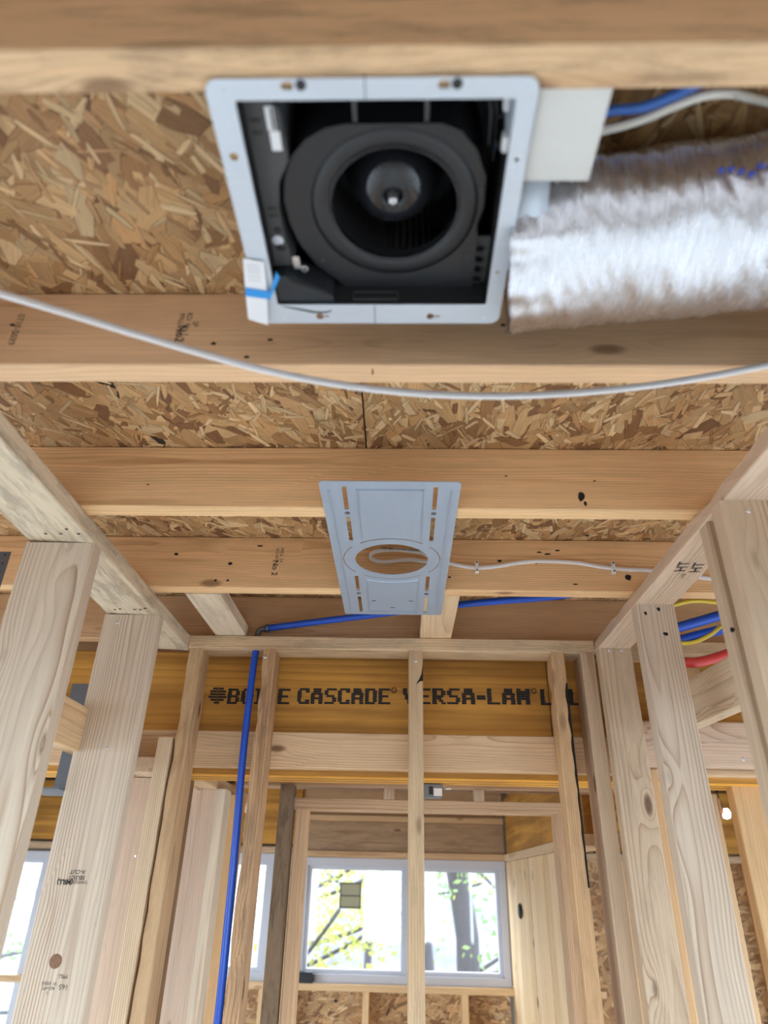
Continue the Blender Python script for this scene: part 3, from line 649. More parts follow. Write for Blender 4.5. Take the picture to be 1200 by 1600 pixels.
# right run of boards beyond the doorway, beam over it
wb = empty('wall_far_right', (.72, 4, FL), kind='structure')
rs = random.Random(9)
y = 3.02; i = 0
while y < 4.74:
    wd = .137; d_ = rs.uniform(0, .004)
    board('wall_plank', (.665+d_, .69+d_), (y+.001, y+wd), (FL+TH, .13), 'Z', wb, [(1.05, .92, .72), (1.0, .86, .66), (1.08, .98, .82), (.95, .80, .60)][i % 4], .02, .6, 1.3)
    y += wd+.002; i += 1
board('top_plate', (.655, .80), (2.72, YF-.02), (.133, .171), 'Y', wb, (.98, .88, .72), .12, .5, .5)
board('header_beam', (.67, .714), (2.72, YF-.02), (.172, .50), 'Y', wb, (1.0, .98, .9), .1, .6, 0, mat=LVL)
bx = lathe('outlet_cover', [(0, -.012), (.03, -.012), (.038, -.004), (.038, 0)], (.663, 4.32, -.12), DARKBOX, None, 8, 'X', False)
tag(bx, 'black round cap on the plank wall near the windows', 'cap')

# outer walls with openings (behind and beside the camera)
wbk = empty('wall_back', (0, -2.01, FL), kind='structure')
wall_with_openings(wbk, -3.4, 3.4, FL-.6, zt, -2.03, .05, [(-2.6, 2.6, -.75, .25)], SKIRT)
wo = empty('wall_outer_left', (-3.45, 0, FL), kind='structure')
wall_with_openings(wo, -3.1, 4.9, FL-.6, zt, -3.45, .03, [(-1.3, 3.1, -1.7, .2)], SKIRT, 'X')
wo2 = empty('wall_outer_right', (3.45, 0, FL), kind='structure')
wall_with_openings(wo2, -3.1, 4.9, FL-.6, zt, 3.42, .03, [(-1.3, 3.1, -1.7, .2)], SKIRT, 'X')

# ---------------------------------------------------------------- slotted steel plate for a downlight
PX, PY0, PY1 = -.024, 1.025, 1.701
lp = empty('mounting_plate', (PX, 1.36, H), 'grey slotted steel plate with round opening nailed under two joists', 'mounting plate')
out = [(PX-.127, PY0+.006), (PX-.121, PY0), (PX+.121, PY0), (PX+.127, PY0+.006), (PX+.127, PY1-.008), (PX+.121, PY1), (PX-.121, PY1), (PX-.127, PY1-.008)]
loops = [out]
for sx_ in (-1, 1):
    x = PX+sx_*.083
    for a, b in ((1.043, 1.128), (1.159, 1.262), (1.446, 1.535), (1.575, 1.682)): loops.append(rrect(x-.0042, x+.0042, a, b, .002, 3))
    for yc in (1.142, 1.553): loops.append(circ(x, yc, .0062, 12))
CY = 1.357
loops.append(circ(PX, CY, .080, 64))
def arc_slot(a0, a1, r, wd):
    n = 24; A = [math.radians(a0+(a1-a0)*k/n) for k in range(n+1)]
    return [(PX+(r-wd/2)*math.cos(t), CY+(r-wd/2)*math.sin(t)) for t in A]+[(PX+(r+wd/2)*math.cos(t), CY+(r+wd/2)*math.sin(t)) for t in reversed(A)]
for a0, a1 in ((-40, 38), (52, 128), (142, 218), (232, 308)): loops.append(arc_slot(a0, a1, .1055, .0022 if a0 != 232 else .0035))
for (x, yy_) in ((PX-.048, 1.60), (PX+.046, 1.60)): loops.append(rrect(x-.005, x+.005, yy_, yy_+.006))
loops.append(rrect(PX-.006, PX+.006, 1.648, 1.654))
sheet('plate_sheet', loops, H-.0016, .0012, STEEL, lp, (PX, CY))
zr = H-.0022
def ridge(x0, x1, y0, y1): box('embossed_ridge', (x0, x1), (y0, y1), (zr-.0018, zr+.0006), STEEL, lp, .0008)
for sx_ in (-1, 1): ridge(PX+sx_*.1115-.0018, PX+sx_*.1115+.0018, 1.055, 1.665)
def panel_ridge(y0, y1, hw, arcside):
    n = 10; t = .0022
    ridge(PX-hw, PX-hw+t, y0, y1); ridge(PX+hw-t, PX+hw, y0, y1)
    if arcside != 'top': ridge(PX-hw, PX+hw, y0, y0+t)
    if arcside != 'bot': ridge(PX-hw, PX+hw, y1-t, y1)
panel_ridge(1.052, 1.245, .062, 'bot'); panel_ridge(1.482, 1.675, .062, 'top')
n = 14
pts = [(PX+.1235*math.sin(t), CY+.1235*math.cos(t)) for t in [math.radians(-29+58*k/n) for k in range(n+1)]]
bm = bmesh.new()
for (a, b) in zip(pts, pts[1:]):
    vs = []
    for (x, y_) in (a, b):
        for dy, dz in ((-.0014, 0), (0, -.0018), (.0014, 0)): vs.append(bm.verts.new((x-PX, y_-CY+dy, dz)))
    bm.faces.new((vs[0], vs[1], vs[4], vs[3])); bm.faces.new((vs[1], vs[2], vs[5], vs[4]))
bm_obj('embossed_ridge', bm, STEEL, T(PX, CY, zr), lp)
for sx_ in (-1, 1):
    for yc in (1.142, 1.553): nail(lp, PX+sx_*.083, yc, H-.0022, 'Z', .0048).active_material = DARKMETAL

# ---------------------------------------------------------------- cables
c1 = tube('drooping_cable', [(-.53, .522, .588), (-.46,.546,.579),(-.395,.569,.573),(-.327,.592,.565),(-.257,.62,.561),(-.184,.647,.557),(-.107,.672,.557),(-.026,.687,.555),(.057,.7,.558),(.142,.71,.565),(.229,.718,.577),(.314,.716,.586),(.403,.719,.605),(.489,.713,.621),(.54,.708,.632)], .0036, WHITEV, None, .0064, flat_dir=(0, .35, 1))
tag(c1, 'white flat cable drooping across below the joists', 'cable')
c2 = tube('stapled_cable', [(.061,1.5,.702),(.04,1.5,.711),(-.015,1.5,.717),(-.062,1.5,.713),(-.078,1.502,.703),(-.072,1.505,.692),(-.045,1.51,.689),(.017,1.515,.698),(.056,1.52,.695),(.112,1.5265,.695),(.143,1.528,.689),(.182,1.528,.684),(.23,1.528,.688),(.277,1.528,.697),(.325,1.528,.703),(.38,1.528,.703),(.434,1.528,.699),(.479,1.528,.691),(.515,1.528,.686),(.556,1.528,.683),(.597,1.528,.682),(.67,1.528,.672),(.751,1.528,.66)], .0032, WHITEV, None, .0055, flat_dir=(0, 0, 1))
tag(c2, 'white cable stapled along a joist side, looped behind the steel plate', 'cable')
text('cable_print', 'TYPE NM-B 14-2 WITH GROUND', .0065, (-.006, 1.4962, .7165), (1, 0, -.06), (0, 0, 1), INKW, c2, .0002)
for i, (x, z) in enumerate(((.182, .685), (.515, .687))):
    so = empty('cable_staple', (x, 1.526, z), 'white cable staple nearest the steel plate' if i == 0 else 'white cable staple nearest the stamped wall plate', 'staple', 'staples on the joist cable')
    box('strap', (x-.004, x+.004), (1.5215, 1.5242), (z-.0125, z+.0125), WHITEV, so, .0008)
    for dz in (-.0105, .0105):
        box('foot', (x-.0045, x+.0045), (1.5242, 1.534), (z+dz-.0035, z+dz+.0035), WHITEV, so)
        lathe('nail', [(0, -.0006), (.0022, -.0003), (.0022, .0002)], (x, 1.5214, z+dz), CRACK, so, 8, 'Y')

# ---------------------------------------------------------------- blue water tube
bt = tube('blue_upright_tube', [(-.427,1.925,.612),(-.430,1.925,.50),(-.430,1.925,.3),(-.424,1.925,.109),(-.420,1.925,-.078),(-.417,1.925,-.296),(-.415,1.925,-.9),(-.41,1.925,FL+.02)], .0098, BLUEP, None, sub=3, seg=14)
tag(bt, 'upright blue plastic water tube through the end wall plate', 'pipe')
bh = tube('blue_level_tube', [(-.408,1.921,.655),(-.30,1.912,.668),(-.21,1.90,.677),(-.05,1.86,.685),(.10,1.80,.683),(.22,1.75,.680),(.41,1.70,.680),(.55,1.66,.69)], .0098, BLUEP, None, sub=3, seg=14)
tag(bh, 'level blue plastic water tube running behind the joist', 'pipe')
el = empty('pipe_elbow', (-.427, 1.923, .64), 'dull metal elbow joining the two blue tubes', 'elbow')
tube('elbow_body', [(-.427, 1.924, .625), (-.427, 1.924, .64), (-.424, 1.923, .650), (-.412, 1.921, .6545), (-.398, 1.920, .657)], .0075, DARKMETAL, el)
lathe('crimp_ring', [(.0112, -.005), (.0122, -.005), (.0122, .005), (.0112, .005)], (-.427, 1.924, .628), DARKMETAL, el, 16)
lathe('crimp_ring', [(.0112, -.005), (.0122, -.005), (.0122, .005), (.0112, .005)], (-.400, 1.920, .656), DARKMETAL, el, 16, 'X')

# tubes and cables past the right wall
g = 'tubes past the ribbon grained stud'
for nm, pts, r, m_, lb, ct in (
    ('blue_tube', [(.665,1.665,.573),(.692,1.66,.581),(.735,1.66,.594),(.821,1.66,.620),(.95,1.66,.66)], .0125, BLUEP, 'upper blue tube past the ribbon grained stud', 'pipe'),
    ('blue_tube', [(.67,1.69,.546),(.70,1.69,.556),(.766,1.69,.575),(.817,1.69,.588),(.95,1.69,.62)], .0125, BLUEP, 'lower blue tube tucked under the upper one', 'pipe'),
    ('red_tube', [(.67,1.69,.502),(.708,1.68,.499),(.739,1.68,.500),(.781,1.68,.510),(.825,1.68,.525),(.92,1.68,.56)], .0125, REDP, 'red plastic tube curving above the knotty block', 'pipe'),
    ('yellow_cable', [(.655,1.6,.612),(.68,1.6,.622),(.712,1.6,.630),(.743,1.6,.632),(.79,1.6,.627),(.9,1.6,.61)], .0055, YELP, 'upper yellow cable above the blue tubes', 'cable'),
    ('yellow_cable', [(.675,1.68,.556),(.707,1.68,.549),(.742,1.68,.552),(.786,1.68,.572),(.823,1.68,.596),(.9,1.68,.62)], .0055, YELP, 'lower yellow cable sagging under the blue tubes', 'cable')):
    o = tube(nm, pts, r, m_, None, sub=4, seg=12); tag(o, lb, ct, g)
yl = tube('yellow_cable', [(-.95, 1.32, .50), (-.90, 1.32, .505), (-.865, 1.31, .50), (-.85, 1.31, .46), (-.86, 1.31, .40)], .007, YELP, None); tag(yl, 'yellow cable bend below the metal strap', 'cable')

# ---------------------------------------------------------------- electrical box behind the centre stud
eb = empty('electrical_box', (.10, 2.15, .23), 'grey plastic electrical box hung from the doorway plate behind the centre stud', 'electrical box')
box('box_body', (.060, .122), (2.12, 2.18), (.222, .257), GREYBOX, eb, .003)
box('box_label', (.096, .120), (2.1190, 2.1197), (.224, .245), PAPER, eb)
box('box_slot', (.082, .094), (2.1190, 2.1197), (.228, .250), DARKBOX, eb)
lathe('box_screw', [(0, 0), (.0028, 0), (.0028, .024), (0, .024)], (.124, 2.14, .247), NAIL, eb, 10, 'X')

wcab = tube('hanging_white_cable', [(.66,2.95,.42),(.655,2.95,.30),(.645,2.95,.18),(.63,2.95,.10)], .005, WHITEV, None); tag(wcab, 'white cable hanging beside the far jamb of the doorway', 'cable')
lb_ = empty('light_bulb', (1.398, 3.2, .29), 'small lit bulb in a copper toned holder beyond the ribbon grained stud', 'lamp')
lathe('bulb', [(0, -.02), (.012, -.016), (.018, 0), (.014, .014), (.008, .02)], (1.398, 3.2, .29), BULB, lb_, 20)
lathe('holder', [(.0, -.05), (.012, -.048), (.016, -.02), (.014, 0)], (1.385, 3.2, .30), COPPER, lb_, 16, 'X')
tube('cord', [(1.385, 3.2, .30), (1.37, 3.2, .45), (1.36, 3.2, H+.001)], .003, BLACK, lb_)
box('bracket', (1.33, 1.3385), (3.1, 3.3), (.26, .34), COPPER, lb_)

# ---------------------------------------------------------------- exhaust fan
FX0, FX1, FY0, FY1, FZ = -.181, .118, .338, .636, .6215
fan = empty('exhaust_fan', (-.03, .49, FZ), 'open bathroom exhaust fan, steel flange and black blower, fixed between joists', 'exhaust fan')
fc = ((FX0+FX1)/2, (FY0+FY1)/2)
hl = [rrect(FX0, FX1, FY0, FY1, .012), rrect(-.156, .099, .357, .6045, .002)]
def keyhole(x, y, flip=1):
    a = circ(x, y, .0065, 16, 40, 320) if flip > 0 else circ(x, y, .0065, 16, 220, 500)
    e_ = .012*flip
    return a+[(x+e_, y-.003*flip), (x+e_, y+.003*flip)]
hl += [rrect(-.112, -.101, .3435-.003, .3435+.0045, .003, 3), circ(-.094, .3435, .004, 14), rrect(.028, .039, .3435-.003, .3435+.0045, .003, 3), circ(.045, .3435, .004, 14)]
hl += [circ(-.1685, .411, .0045, 12), circ(.108, .416, .0022, 10), circ(.107, .555, .0022, 10)]
hl += [circ(-.106, .624, .005, 14), rrect(-.1005, -.094, .6225, .6255), circ(.032, .624, .005, 14), rrect(.0375, .044, .6225, .6255)]
fl_ = sheet('flange', hl, FZ, .001, FLANGE, fan, fc)
for (x, y_) in ((-.166, .347), (.105, .347), (-.15, .628), (.1, .628), (.108, .425), (.107, .564)): lathe('rivet', [(0, -.0012), (.002, -.001), (.003, 0)], (x, y_, FZ-.0005), FLANGE, fan, 10)
for (a, b, c_, d_) in ((-.0375, -.0365, .334, .3565), (-.0375, -.0365, .6055, .636)): box('crease', (a, b), (c_, d_), (FZ-.0007, FZ-.0004), GREYP, fan)
for x in (-.094, .045): lathe('dark_hole_disc', [(0, -.002), (.0045, -.0018), (.0052, .0005), (.0052, .002)], (x, .3435, FZ), BLACK, fan, 14)  # black discs added so the round flange holes show dark
# body walls and top
X0, X1, Ya, Yb = -.1565, .1005, .3565, .605; ZT = H+JH-.006
for nm, x, y_, z in (('housing_wall', (X0-.0012, X0), (Ya, Yb), (FZ+.001, ZT)), ('housing_wall', (X1, X1+.0012), (Ya, Yb), (FZ+.001, ZT)), ('housing_wall', (X0, X1), (Ya-.0012, Ya), (FZ+.001, ZT)), ('housing_wall', (X0, X1), (Yb, Yb+.0012), (FZ+.001, ZT)), ('housing_top', (X0, X1), (Ya, Yb), (ZT, ZT+.0012))):
    box(nm, x, y_, z, DARKBOX if nm != 'housing_wall' or x[0] < .09 or y_[1]-y_[0] < .01 else DARKBOX, fan)
box('steel_lining', (.084, .0995), (.3575, .385), (.70, .702), BRIGHT, fan)
box('steel_lining', (.099, .100), (.3575, .41), (.63, .72), FLANGE, fan)
# scroll housing face with round inlet
SZ = .652; SCX, SCY = -.012, .491
def scroll_outline():
    p = []
    for k in range(0, 41):
        a = math.radians(-60-k*4.5-10); r_ = .094+.027*min(1, (k/40))
        p.append((SCX-.004+r_*math.cos(a)*1.0, SCY+r_*math.sin(a)))
    return p
body = [(-.060, .397), (.035, .397), (.055, .405), (.072, .425), (.084, .455), (.0855, .49), (.080, .515), (.083, .53), (.083, .603), (-.072, .603), (-.083, .592), (-.105, .570), (-.122, .540), (-.130, .51), (-.1325, .48), (-.128, .455), (-.117, .43), (-.10, .412), (-.08, .401)]
sheet('blower_face', [body, circ(SCX, SCY, .091, 72)], SZ, .004, BLACK, fan, (SCX, SCY))
bm = bmesh.new(); vb = [bm.verts.new((x-SCX, y_-SCY, 0)) for x, y_ in body]; vt = [bm.verts.new((x-SCX, y_-SCY, ZT-SZ-.004)) for x, y_ in body]
for k in range(len(body)): q = (k+1) % len(body); bm.faces.new((vb[k], vb[q], vt[q], vt[k]))
bm_obj('blower_side', bm, BLACK, T(SCX, SCY, SZ), fan, False)
lathe('inlet_ring', [(.0905, .003), (.0895, -.0015), (.088, -.0025), (.078, -.0035), (.073, -.003), (.0700, .0), (.0695, .006), (.071, .014)], (SCX, SCY-.001, SZ), BLACK, fan, 96)
lathe('inlet_rim', [(.0712, -.0033), (.0700, -.0040), (.0688, -.0028), (.0688, .004), (.0700, .005)], (SCX, SCY-.001, SZ), BLACKG, fan, 96)
for (x, y_) in ((.081, .470), (.073, .556), (-.098, .562)): lathe('screw_boss', [(0, -.001), (.0018, -.001), (.0022, 0)], (x, y_, SZ-.002), GREYP, fan, 10)
box('face_seam', (.0685, .0695), (.545, .602), (SZ-.0026, SZ-.002), DARKBOX, fan)
for yy_ in (.55, .565, .58, .595): box('clip', (.083, .092), (yy_, yy_+.004), (SZ-.002, SZ+.012), BLACK, fan, .0005)
box('side_ledge', (.083, .099), (.535, .603), (SZ+.006, SZ+.008), GREYP, fan)
box('front_ledge', (-.10, .099), (.6035, .6045), (SZ-.02, SZ+.01), DARKBOX, fan)
for (a, b, c_, d_) in ((-.064, -.010, .6028, .6034),): pass
for (xa, xb, za, zb) in ((-.064, -.008, .640, .641), (-.064, -.008, .6275, .6285), (-.064, -.063, .6275, .641), (-.009, -.008, .6275, .641)): box('slot_rib', (xa, xb), (.6015, .6032), (za, zb), GREYP, fan)
for x in (-.052, .018): box('back_rib', (x, x+.004), (.358, .396), (SZ, SZ+.004), GREYP, fan)
# blower wheel with blades
wh = empty('blower_wheel', (SCX, SCY, SZ+.05), parent=fan)
lathe('wheel_rim', [(.0725, 0), (.0745, 0), (.0745, .003), (.0725, .003), (.0725, 0)], (SCX, SCY, SZ+.010), BLACK, wh, 64)
bm = bmesh.new(); nb = 58
for k in range(nb):
    a = 2*math.pi*k/nb; c0, s0 = math.cos(a), math.sin(a); a2 = a+.085; c1_, s1_ = math.cos(a2), math.sin(a2)
    v = [bm.verts.new(p) for p in ((.0730*c0, .0730*s0, 0), (.0815*c1_, .0815*s1_, 0), (.0815*c1_, .0815*s1_, .075), (.0730*c0, .0730*s0, .075))]
    bm.faces.new(v)
    for q in v: pass
geom = bmesh.ops.solidify(bm, geom=bm.faces[:], thickness=.0009)
o = bm_obj('blade_ring', bm, plain('wheel_plastic', (.10, .10, .11), .3), T(SCX, SCY, SZ+.012), wh); o['kind'] = 'stuff'
lathe('wheel_backplate', [(.02, .078), (.05, .082), (.083, .082)], (SCX, SCY, SZ+.012), BLACK, wh, 48)
lathe('wheel_cone', [(.0135, .018), (.021, .0185), (.030, .021), (.039, .027), (.0455, .036), (.049, .047), (.051, .06), (.055, .072), (.060, .080)], (SCX-.002, SCY+.006, SZ+.006), BLACKG, wh, 64)
lathe('hub_recess', [(.0075, .026), (.0105, .021), (.0125, .018), (.0140, .0182)], (SCX-.002, SCY+.006, SZ+.006), BLACKG, wh, 40)
lathe('hub_collar', [(.0, .024), (.0078, .024), (.0088, .028), (.010, .034)], (SCX-.002, SCY+.006, SZ+.006), BLACK, wh, 6, smooth=False)
lathe('shaft_nut', [(0, .009), (.0030, .009), (.0052, .0105), (.0058, .013), (.0058, .024)], (SCX-.002, SCY+.006, SZ+.006), NAIL, wh, 24)
lathe('shaft_tip', [(0, .007), (.0025, .0072), (.0028, .010)], (SCX-.002, SCY+.006, SZ+.006), NAIL, wh, 16)
# wiring cover with its labels on the side
cv = [(-.1545, .366), (-.130, .366), (-.121, .378), (-.1195, .430), (-.1335, .455), (-.1385, .49), (-.1365, .53), (-.131, .562), (-.1545, .562)]
cvo = sheet('wiring_cover', [cv], .643, .003, GREYP, fan, (-.14, .46))
bm = bmesh.new(); vb = [bm.verts.new((x+.14, y_-.46, 0)) for x, y_ in cv]; vt = [bm.verts.new((x+.14, y_-.46, .08)) for x, y_ in cv]
for k in range(len(cv)): q = (k+1) % len(cv); bm.faces.new((vb[k], vb[q], vt[q], vt[k]))
bm_obj('cover_side', bm, GREYP, T(-.14, .46, .6445), cvo)
box('cover_sticker', (-.1335, -.1235), (.398, .418), (.6408, .6413), PAPER, cvo)
box('cover_sticker', (-.1345, -.1265), (.374, .397), (.6408, .6413), PAPER, cvo)
box('sticker_print', (-.1300, -.1275), (.375, .396), (.6405, .6407), DARKBOX, cvo)
for yy_ in (.386, .398, .483, .492): box('moulded_rib', (-.150, -.140), (yy_, yy_+.003), (.6405, .6415), BLACK, cvo)
for yy_, r_ in ((.512, .0038), (.536, .0045)): lathe('cover_hole', [(0, -.0006), (r_, -.0006), (r_*1.25, 0)], (-.145+.002, yy_, .6413), DARKBOX, cvo, 14)
lathe('bright_scuff', [(0, -.0004), (.006, -.0003), (.0068, 0)], (-.1455, .5265, .6413), FLANGE, cvo, 9)
# corner junction pocket
pocket = [(-.1545, .566), (-.140, .563), (-.118, .574), (-.096, .585), (-.0875, .594), (-.0865, .608), (-.100, .6185), (-.118, .617), (-.1545, .6065)]
pk = sheet('wire_pocket', [pocket], .627, .004, plain('pocket_plastic', (.018, .024, .03), .35), fan, (-.12, .59))
bm = bmesh.new(); vb = [bm.verts.new((x+.12, y_-.59, 0)) for x, y_ in pocket]; vt = [bm.verts.new((x+.12, y_-.59, .03)) for x, y_ in pocket]
for k in range(len(pocket)): q = (k+1) % len(pocket); bm.faces.new((vb[k], vb[q], vt[q], vt[k]))
bm_obj('pocket_side', bm, BLACK, T(-.12, .59, .629), pk)
tube('pocket_cord', [(-.139, .565, .623), (-.132, .572, .622), (-.115, .578, .622), (-.094, .5885, .622), (-.0885, .592, .624)], .0013, BLACK, pk, sub=4, seg=8)
tube('pocket_cord', [(-.152, .607, .6225), (-.130, .612, .6215), (-.108, .617, .6215), (-.093, .6155, .622), (-.0865, .608, .624)], .0016, BLACKG, pk, sub=4, seg=8)
box('steel_tab', (-.1315, -.1235), (.545, .563), (.6365, .6375), NAIL, fan, .0008)
lathe('tab_loop', [(.003, -.0008), (.0042, -.0008), (.0042, .0008), (.003, .0008)], (-.119, .5625, .636), NAIL, fan, 14)
# wires in the far corner of the fan
for i, (a, b) in enumerate((((.060, .375, .70), (.085, .43, .665)), ((.068, .37, .71), (.092, .45, .67)), ((.075, .40, .72), (.095, .41, .68)))):
    tube('fan_wire', [a, ((a[0]+b[0])/2+.01, (a[1]+b[1])/2-.01, (a[2]+b[2])/2), b], .0016, BLACKG, fan, sub=5, seg=8)
box('wire_clip', (.0935, .0995), (.398, .414), (.628, .640), PAPER, fan, .001)
box('wire_clip', (.0935, .0985), (.372, .388), (.652, .664), PAPER, fan, .001)
# side bracket plate and duct collar
box('bracket_box', (.1195, .186), (.352, .446), (.6300, .690), BRIGHT, fan, .0012)
lathe('duct_collar', [(.070, 0), (.072, 0), (.072, .05), (.0705, .05)], (.102, .52, .695), FLANGE, fan, 40, 'X')
box('collar_plate', (.1018, .1035), (.44, .603), (.625, ZT), FLANGE, fan)
# paper tag folded over the flange and tape
tg = empty('paper_tag', (-.18, .58, .615), 'white paper tag hanging off the corner of the fan flange', 'tag')
def quad(name, p, mat, parent, th=.0004):
    bm = bmesh.new(); c_ = sum((Vector(q) for q in p), Vector())/len(p)
    f = bm.faces.new([bm.verts.new(Vector(q)-c_) for q in p]); g_ = bmesh.ops.extrude_face_region(bm, geom=[f])
    for v in [q for q in g_['geom'] if isinstance(q, bmesh.types.BMVert)]: v.co.z += th
    bmesh.ops.recalc_face_normals(bm, faces=bm.faces[:]); return bm_obj(name, bm, mat, T(*c_), parent)
quad('tag_sheet', [(-.1840, .532, .6185), (-.1610, .537, .6185), (-.1650, .580, .6175), (-.1905, .577, .6175)], PAPER, tg)
quad('tag_sheet', [(-.1905, .577, .6172), (-.1650, .580, .6172), (-.1715, .630, .612), (-.1945, .620, .612)], PAPER, tg)
for yy_ in (.540, .545, .550, .556, .562, .568, .602, .608, .614):
    xo = -.0000; quad('print_line', [(-.181-(yy_-.532)*.10, yy_, .6178-max(0, yy_-.58)*.13), (-.166-(yy_-.532)*.10, yy_+.002, .6178-max(0, yy_-.58)*.13), (-.166-(yy_-.532)*.10, yy_+.0028, .6178-max(0, yy_-.58)*.13), (-.181-(yy_-.532)*.10, yy_+.0008, .6178-max(0, yy_-.58)*.13)], INKY, tg, .0002)
tp_ = empty('masking_tape', (-.17, .58, .614), 'strip of blue masking tape across the paper tag', 'tape')
quad('tape_strip', [(-.1895, .573, .6160), (-.1610, .579, .6160), (-.1625, .590, .6150), (-.1915, .585, .6150)], TAPE, tp_)
quad('tape_strip', [(-.1610, .579, .6160), (-.1495, .552, .6195), (-.1465, .560, .6195), (-.1625, .590, .6150)], TAPE, tp_)

# ---------------------------------------------------------------- insulated foil duct
import mathutils.noise as mn
A0, A1 = Vector((.128, .575, .682)), Vector((1.25, .44, .702)); nx, na = 300, 160
axd = (A1-A0).normalized(); ua = Vector((0, 0, 1)); ua = (ua-axd*ua.dot(axd)).normalized(); va = axd.cross(ua)
bm = bmesh.new(); rows = []
for i in range(nx+1):
    t = i/nx; row = []
    for k in range(na):
        a = 2*math.pi*k/na; r_ = .100
        s_ = t*(A1-A0).length
        # end: slightly flared loose skirt by the fan
        sk = a*1.0
        wr_ = mn.noise(Vector((s_*75+2.5*math.sin(a+1), math.cos(a)*1.6, math.sin(a)*1.6)))*.0024 + mn.noise(Vector((s_*170+5*math.sin(a), math.cos(a)*3.2, math.sin(a)*3.2+7)))*.0013 + mn.noise(Vector((s_*16, math.cos(a)*1.3, math.sin(a)*1.3+3)))*.004
        fl2 = math.exp(-s_/.03)*(.010*mn.noise(Vector((math.cos(a)*4, math.sin(a)*4, 1.3)))+.004)
        c_ = A0+axd*s_
        lowfront = max(0, -math.cos(a))
        st_x = -math.exp(-s_/.025)*(.004+.012*lowfront)*(.6+mn.noise(Vector((math.cos(a)*2, math.sin(a)*2, 4))))
        fz = .62 if math.cos(a) > 0 else (.93-.33*min(1, max(0, (s_-.30)/.12)))
        row.append(bm.verts.new(c_-A0+ua*math.cos(a)*(r_+wr_+fl2)*fz+va*math.sin(a)*(r_+wr_+fl2)*1.05+axd*st_x))
    rows.append(row)
for a_, b_ in zip(rows, rows[1:]):
    for k in range(na): bm.faces.new((a_[k], a_[(k+1) % na], b_[(k+1) % na], b_[k]))
# rolled-in end
cen = bm.verts.new((.012, 0, 0))
inner = [bm.verts.new(v.co*.80+Vector((.010, 0, 0))) for v in rows[0]]
for k in range(na):
    bm.faces.new((rows[0][(k+1) % na], rows[0][k], inner[k], inner[(k+1) % na])); bm.faces.new((inner[(k+1) % na], inner[k], cen))
duct = empty('foil_duct', tuple(A0), 'crinkled silver foil insulated duct leading away from the fan', 'duct')
bmesh.ops.recalc_face_normals(bm, faces=bm.faces[:])
sk_ = bm_obj('foil_jacket', bm, FOIL, T(*A0), duct, True)
# pen marks and a seam tape on the duct
def on_duct(s_, a, lift=.0025):
    return A0+axd*s_+ua*math.cos(a)*(.1*.93+lift)+va*math.sin(a)*(.1*1.05+lift)
n_ = on_duct(.27, math.radians(180+8))-(A0+axd*.27)
q = on_duct(.275, math.radians(168), .0045); nn = (q-(A0+axd*.275)).normalized()
text('pen_mark', '4"', .022, tuple(q), axd, nn.cross(axd), INK, duct, .0005)
for i in range(26):
    s_ = .115+i*.0095; a = math.radians(246-i*.1)
    q = on_duct(s_, math.radians(114)+R.uniform(-.05, .05), .0042); 
    if i > 9: lathe('pen_blot', [(0, -.0008), (.0035, -.0004), (.0042, .0008), (0, .0012)], tuple(q), plain('blue_pen', (.03, .05, .32), .5) if i == 10 else bpy.data.materials['blue_pen'], duct, 7)

# tubes above the duct
o = tube('blue_cable', [(.10,.47,.722),(.16,.452,.72),(.21,.429,.72),(.248,.424,.72),(.287,.408,.722),(.33,.385,.724),(.40,.36,.73)], .0055, BLUEW, None); tag(o, 'blue cable running above the foil duct', 'cable')
o = tube('cream_cable', [(.10,.46,.712),(.16,.455,.712),(.223,.443,.715),(.255,.434,.717),(.280,.423,.719),(.308,.413,.72),(.335,.414,.725),(.353,.422,.735),(.40,.44,.75)], .0048, CREAMV, None); tag(o, 'cream cable bending down behind the foil duct', 'cable')

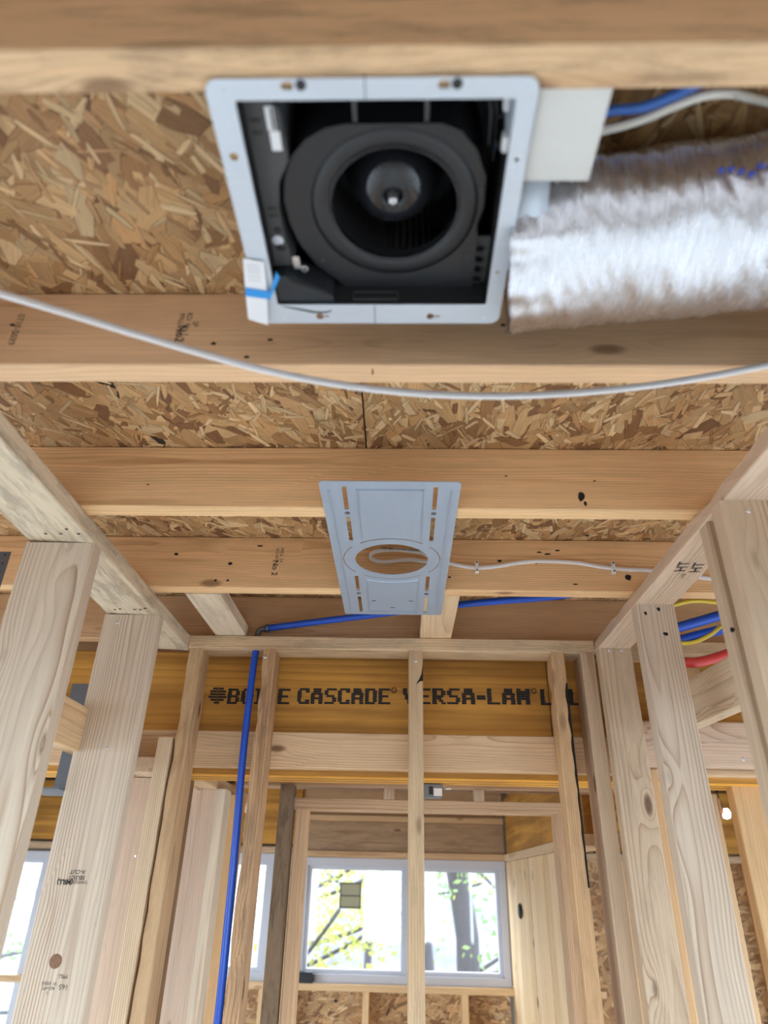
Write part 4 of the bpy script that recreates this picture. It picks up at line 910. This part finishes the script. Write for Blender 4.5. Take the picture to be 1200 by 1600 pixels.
# ---------------------------------------------------------------- hillside and trees outside
bm = bmesh.new(); gv = [[bm.verts.new((-40+i*2, k*1.6, .55*k+.9*mn.noise(Vector((i*.35, k*.35, 2))))) for i in range(41)] for k in range(16)]
for k in range(15):
    for i in range(40): bm.faces.new((gv[k][i], gv[k][i+1], gv[k+1][i+1], gv[k+1][i]))
hill = bm_obj('hill', bm, plain('leafy_slope', (.11, .105, .125), .95, noise=.85, nscale=1.3), T(0, 17, FL-.9), None, True); hill['kind'] = 'structure'
def tree(x, y, h, rs, leaf, label, nleaf=1500):
    t = empty('tree', (x, y, FL-.7), label, 'tree', 'trees beyond the windows')
    b0 = Vector((x, y, FL-.7)); top = b0+Vector((rs.uniform(-.4, .4), rs.uniform(-.3, .3), h))
    pts = [tuple(b0.lerp(top, k/5)+Vector((rs.uniform(-.08, .08), 0, 0))) for k in range(6)]
    r_ = rs.uniform(.07, .16); tr = tube('trunk', pts, r_, BARK, t, sub=2, seg=8)
    tips = []
    for k in range(9):
        f = rs.uniform(.25, .98); s_ = b0.lerp(top, f); a = rs.uniform(0, 6.28); L = rs.uniform(.8, 1.9)
        e_ = s_+Vector((math.cos(a)*L, math.sin(a)*L, rs.uniform(.2, .9)))
        tube('branch', [tuple(s_), tuple(s_.lerp(e_, .5)+Vector((0, 0, -.05))), tuple(e_)], .022, BARK, t, sub=2, seg=5); tips += [s_.lerp(e_, q) for q in (.4, .6, .8, 1)]
    V = []; F = []
    for k in range(nleaf):
        c_ = rs.choice(tips)+Vector((rs.gauss(0, .28), rs.gauss(0, .28), rs.gauss(0, .28))); u_ = Vector((rs.gauss(0, 1), rs.gauss(0, 1), rs.gauss(0, 1))).normalized(); v_ = u_.orthogonal().normalized(); s_ = rs.uniform(.03, .06)
        b = len(V); V += [c_-u_*s_-b0, c_+v_*s_*.55-b0, c_+u_*s_-b0, c_-v_*s_*.55-b0]; F.append((b, b+1, b+2, b+3))
    me = bpy.data.meshes.new('foliage'); me.from_pydata(V, [], F); o = mesh_obj('foliage', me, leaf, T(*b0), t); o['kind'] = 'stuff'
rs = random.Random(21)
TR = [(-1.3, 9.5, 5.5, LEAFY, 'yellow leaved tree behind the window sticker'), (.1, 12, 6.5, LEAFY, 'tall yellow tree behind the centre stud'), (.85, 9.2, 5, LEAFG, 'green tree at the far jamb side of the middle window'), (1.7, 13, 7, LEAFY, 'slender tree beyond the middle window corner'),
      (-3.0, 11, 6, LEAFG, 'green tree seen past the upright blue tube'), (-5.2, 9, 5.5, LEAFG, 'green tree outside the window behind the broad studs'), (-6.8, 12, 7, LEAFY, 'yellow tree outside the window behind the broad studs'), (.55, 15, 7.5, LEAFG, 'distant green tree between the yellow ones'), (-.6, 16, 7, LEAFY, 'distant yellow tree between the green ones')]
for x, y_, h_, lf, lb in TR: tree(x, y_, h_, rs, lf, lb)
for o in bpy.data.objects:
    if o.type == 'MESH' and not o.data.materials: print('nomat', o.name)
